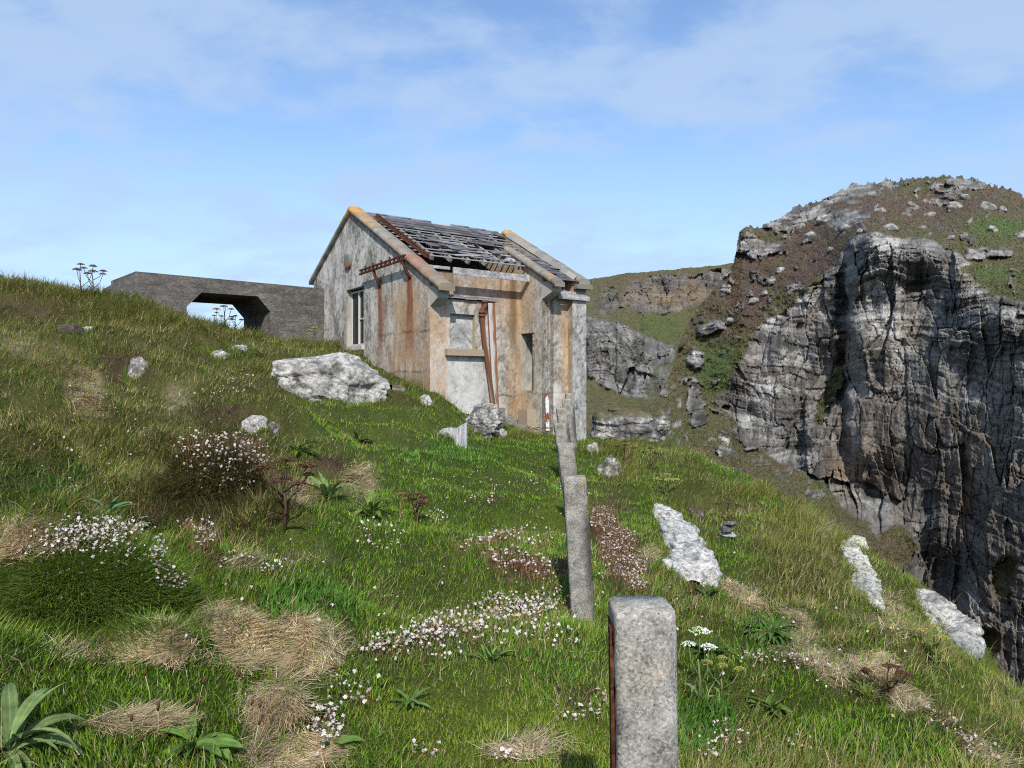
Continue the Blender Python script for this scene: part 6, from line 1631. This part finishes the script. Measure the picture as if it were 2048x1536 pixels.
# grass growing up round the feet of the rocks
Ps = []
for (x, y, a, b) in SKIRT:
    n = int(260+900*a); th = rng.uniform(math.pi*.9, math.pi*2.1, n); f = rng.normal(1.02, .07, n); Ps.append(np.stack([x+a*f*np.cos(th), y+b*f*np.sin(th)], -1))
for (C, w, s_) in RIBS:
    i = rng.integers(0, len(C), 1500); sg = np.where(rng.random(1500) < .5, -1, 1)*rng.normal(.56, .08, 1500); Ps.append((C[i]+s_[i]*(w[i]*sg)[:, None])[:, :2])
    j = rng.integers(0, 6, 350); j = np.where(rng.random(350) < .75, len(C)-1-j, j); Ps.append((C[j]+s_[j]*(w[10]*rng.uniform(-.7, .7, 350))[:, None]+rng.normal(0, .04, (350, 3)))[:, :2])
    tf = rng.random(500); i = (tf*(len(C)-1)).astype(int); q_ = C[i]+s_[i]*(w[i]*rng.normal(0, .3, 500))[:, None]; Ps.append(q_[fbm(q_[:, 0]*4, q_[:, 1]*4) > .15][:, :2])
P = np.concatenate(Ps); P = np.c_[P, gh(P[:, 0], P[:, 1])]; m = len(P)
o = blades('rock_foot_grass', P, rng.uniform(.03, .13, m)*np.clip(P[:, 1]/9, .6, 1.2), .0026+.0004*P[:, 1], rng.random(m)*6.28, np.abs(rng.normal(.3, .3, m)), rng.uniform(.2, 1.1, m),
           PALA[rng.integers(0, 2, m), rng.integers(0, 4, m)]*rng.uniform(.6, 1.3, m)[:, None], M_BLADE, 2)
tag(o, kind='stuff')
# ------------------------------------------------------------------ light, sky, camera
SUN_AZ, SUN_EL = math.radians(177), math.radians(40)       # azimuth clockwise from +Y: almost straight behind the camera
sd = np.array([math.sin(SUN_AZ)*math.cos(SUN_EL), math.cos(SUN_AZ)*math.cos(SUN_EL), math.sin(SUN_EL)])
ld = bpy.data.lights.new('sun', 'SUN'); ld.energy = 3.05; ld.angle = math.radians(1.2); ld.color = (1, .955, .89)
lo = bpy.data.objects.new('sun', ld); COL.objects.link(lo)
from mathutils import Vector
lo.rotation_euler = Vector(sd).to_track_quat('Z', 'Y').to_euler()
lo.location = (0, -20, 40)
world = bpy.data.worlds.new('World'); scene.world = world; world.use_nodes = True
nt = world.node_tree; nt.nodes.clear(); N = nt.nodes.new; L = nt.links.new
out = N('ShaderNodeOutputWorld'); bg = N('ShaderNodeBackground'); bg.inputs['Strength'].default_value = .115
sky = N('ShaderNodeTexSky'); sky.sky_type = 'NISHITA'; sky.sun_disc = False
sky.sun_elevation = SUN_EL; sky.sun_rotation = SUN_AZ; sky.altitude = 20; sky.air_density = 1.0; sky.dust_density = .8; sky.ozone_density = 1.6
tc = N('ShaderNodeTexCoord'); sx = N('ShaderNodeSeparateXYZ'); L(tc.outputs['Generated'], sx.inputs[0])
def M(op, a, b=None, c=None):
    n = N('ShaderNodeMath'); n.operation = op
    for i, v in enumerate((a, b, c)):
        if v is None: continue
        if isinstance(v, (int, float)): n.inputs[i].default_value = v
        else: L(v, n.inputs[i])
    return n.outputs[0]
den = M('ADD', M('MAXIMUM', sx.outputs[2], 0.0), .22)
cv = N('ShaderNodeCombineXYZ'); L(M('DIVIDE', sx.outputs[0], den), cv.inputs[0]); L(M('DIVIDE', sx.outputs[1], den), cv.inputs[1])
mp = N('ShaderNodeMapping'); mp.inputs['Location'].default_value = (3.1, 1.7, 0); mp.inputs['Rotation'].default_value = (0, 0, math.radians(25)); mp.inputs['Scale'].default_value = (.9, 1.1, 1)
L(cv.outputs[0], mp.inputs[0])
n1 = N('ShaderNodeTexNoise'); n1.inputs['Scale'].default_value = 1.7; n1.inputs['Detail'].default_value = 9; n1.inputs['Roughness'].default_value = .55; n1.inputs['Distortion'].default_value = .35
n2 = N('ShaderNodeTexNoise'); n2.inputs['Scale'].default_value = 5.5; n2.inputs['Detail'].default_value = 8; n2.inputs['Roughness'].default_value = .6
L(mp.outputs[0], n1.inputs['Vector']); L(mp.outputs[0], n2.inputs['Vector'])
mr = N('ShaderNodeMapRange'); mr.interpolation_type = 'SMOOTHSTEP'; mr.inputs[1].default_value = .43; mr.inputs[2].default_value = .62
L(M('ADD', M('MULTIPLY', n1.outputs['Fac'], .66), M('MULTIPLY', n2.outputs['Fac'], .38)), mr.inputs[0])
cloud = M('MULTIPLY', mr.outputs[0], .72)
hz = N('ShaderNodeMapRange'); hz.interpolation_type = 'SMOOTHSTEP'; hz.inputs[1].default_value = .40; hz.inputs[2].default_value = .0; hz.inputs[3].default_value = 0; hz.inputs[4].default_value = .74
L(sx.outputs[2], hz.inputs[0])
fac = M('MINIMUM', M('MAXIMUM', M('ADD', cloud, .06), M('ADD', hz.outputs[0], M('MULTIPLY', cloud, .4))), .92)
mx = N('ShaderNodeMix'); mx.data_type = 'RGBA'
hs = N('ShaderNodeHueSaturation'); hs.inputs['Hue'].default_value = .503; hs.inputs['Saturation'].default_value = 1.12; hs.inputs['Value'].default_value = 1.0
L(sky.outputs[0], hs.inputs['Color'])
L(fac, mx.inputs[0]); L(hs.outputs[0], mx.inputs[6]); mx.inputs[7].default_value = (2.32, 3.05, 4.2, 1)
L(mx.outputs[2], bg.inputs['Color']); L(bg.outputs[0], out.inputs['Surface'])

cam = bpy.data.cameras.new('camera'); co = bpy.data.objects.new('camera', cam); COL.objects.link(co)
cam.sensor_width = 36; cam.lens = 36*FPX/2048; cam.clip_start = .05; cam.clip_end = 9000
co.rotation_euler = (math.pi/2+PITCH, 0, 0); co.location = (0, 0, 0)
scene.camera = co
scene.view_settings.view_transform = 'Standard'; scene.view_settings.look = 'None'
scene.view_settings.exposure = 0.9; scene.view_settings.gamma = 1
scene.cycles.use_denoising = False
scene.cycles.pixel_filter_type = 'BLACKMAN_HARRIS'; scene.cycles.filter_width = 1.1
scene.cycles.max_bounces = 6; scene.cycles.diffuse_bounces = 3; scene.cycles.transmission_bounces = 3; scene.cycles.transparent_max_bounces = 4
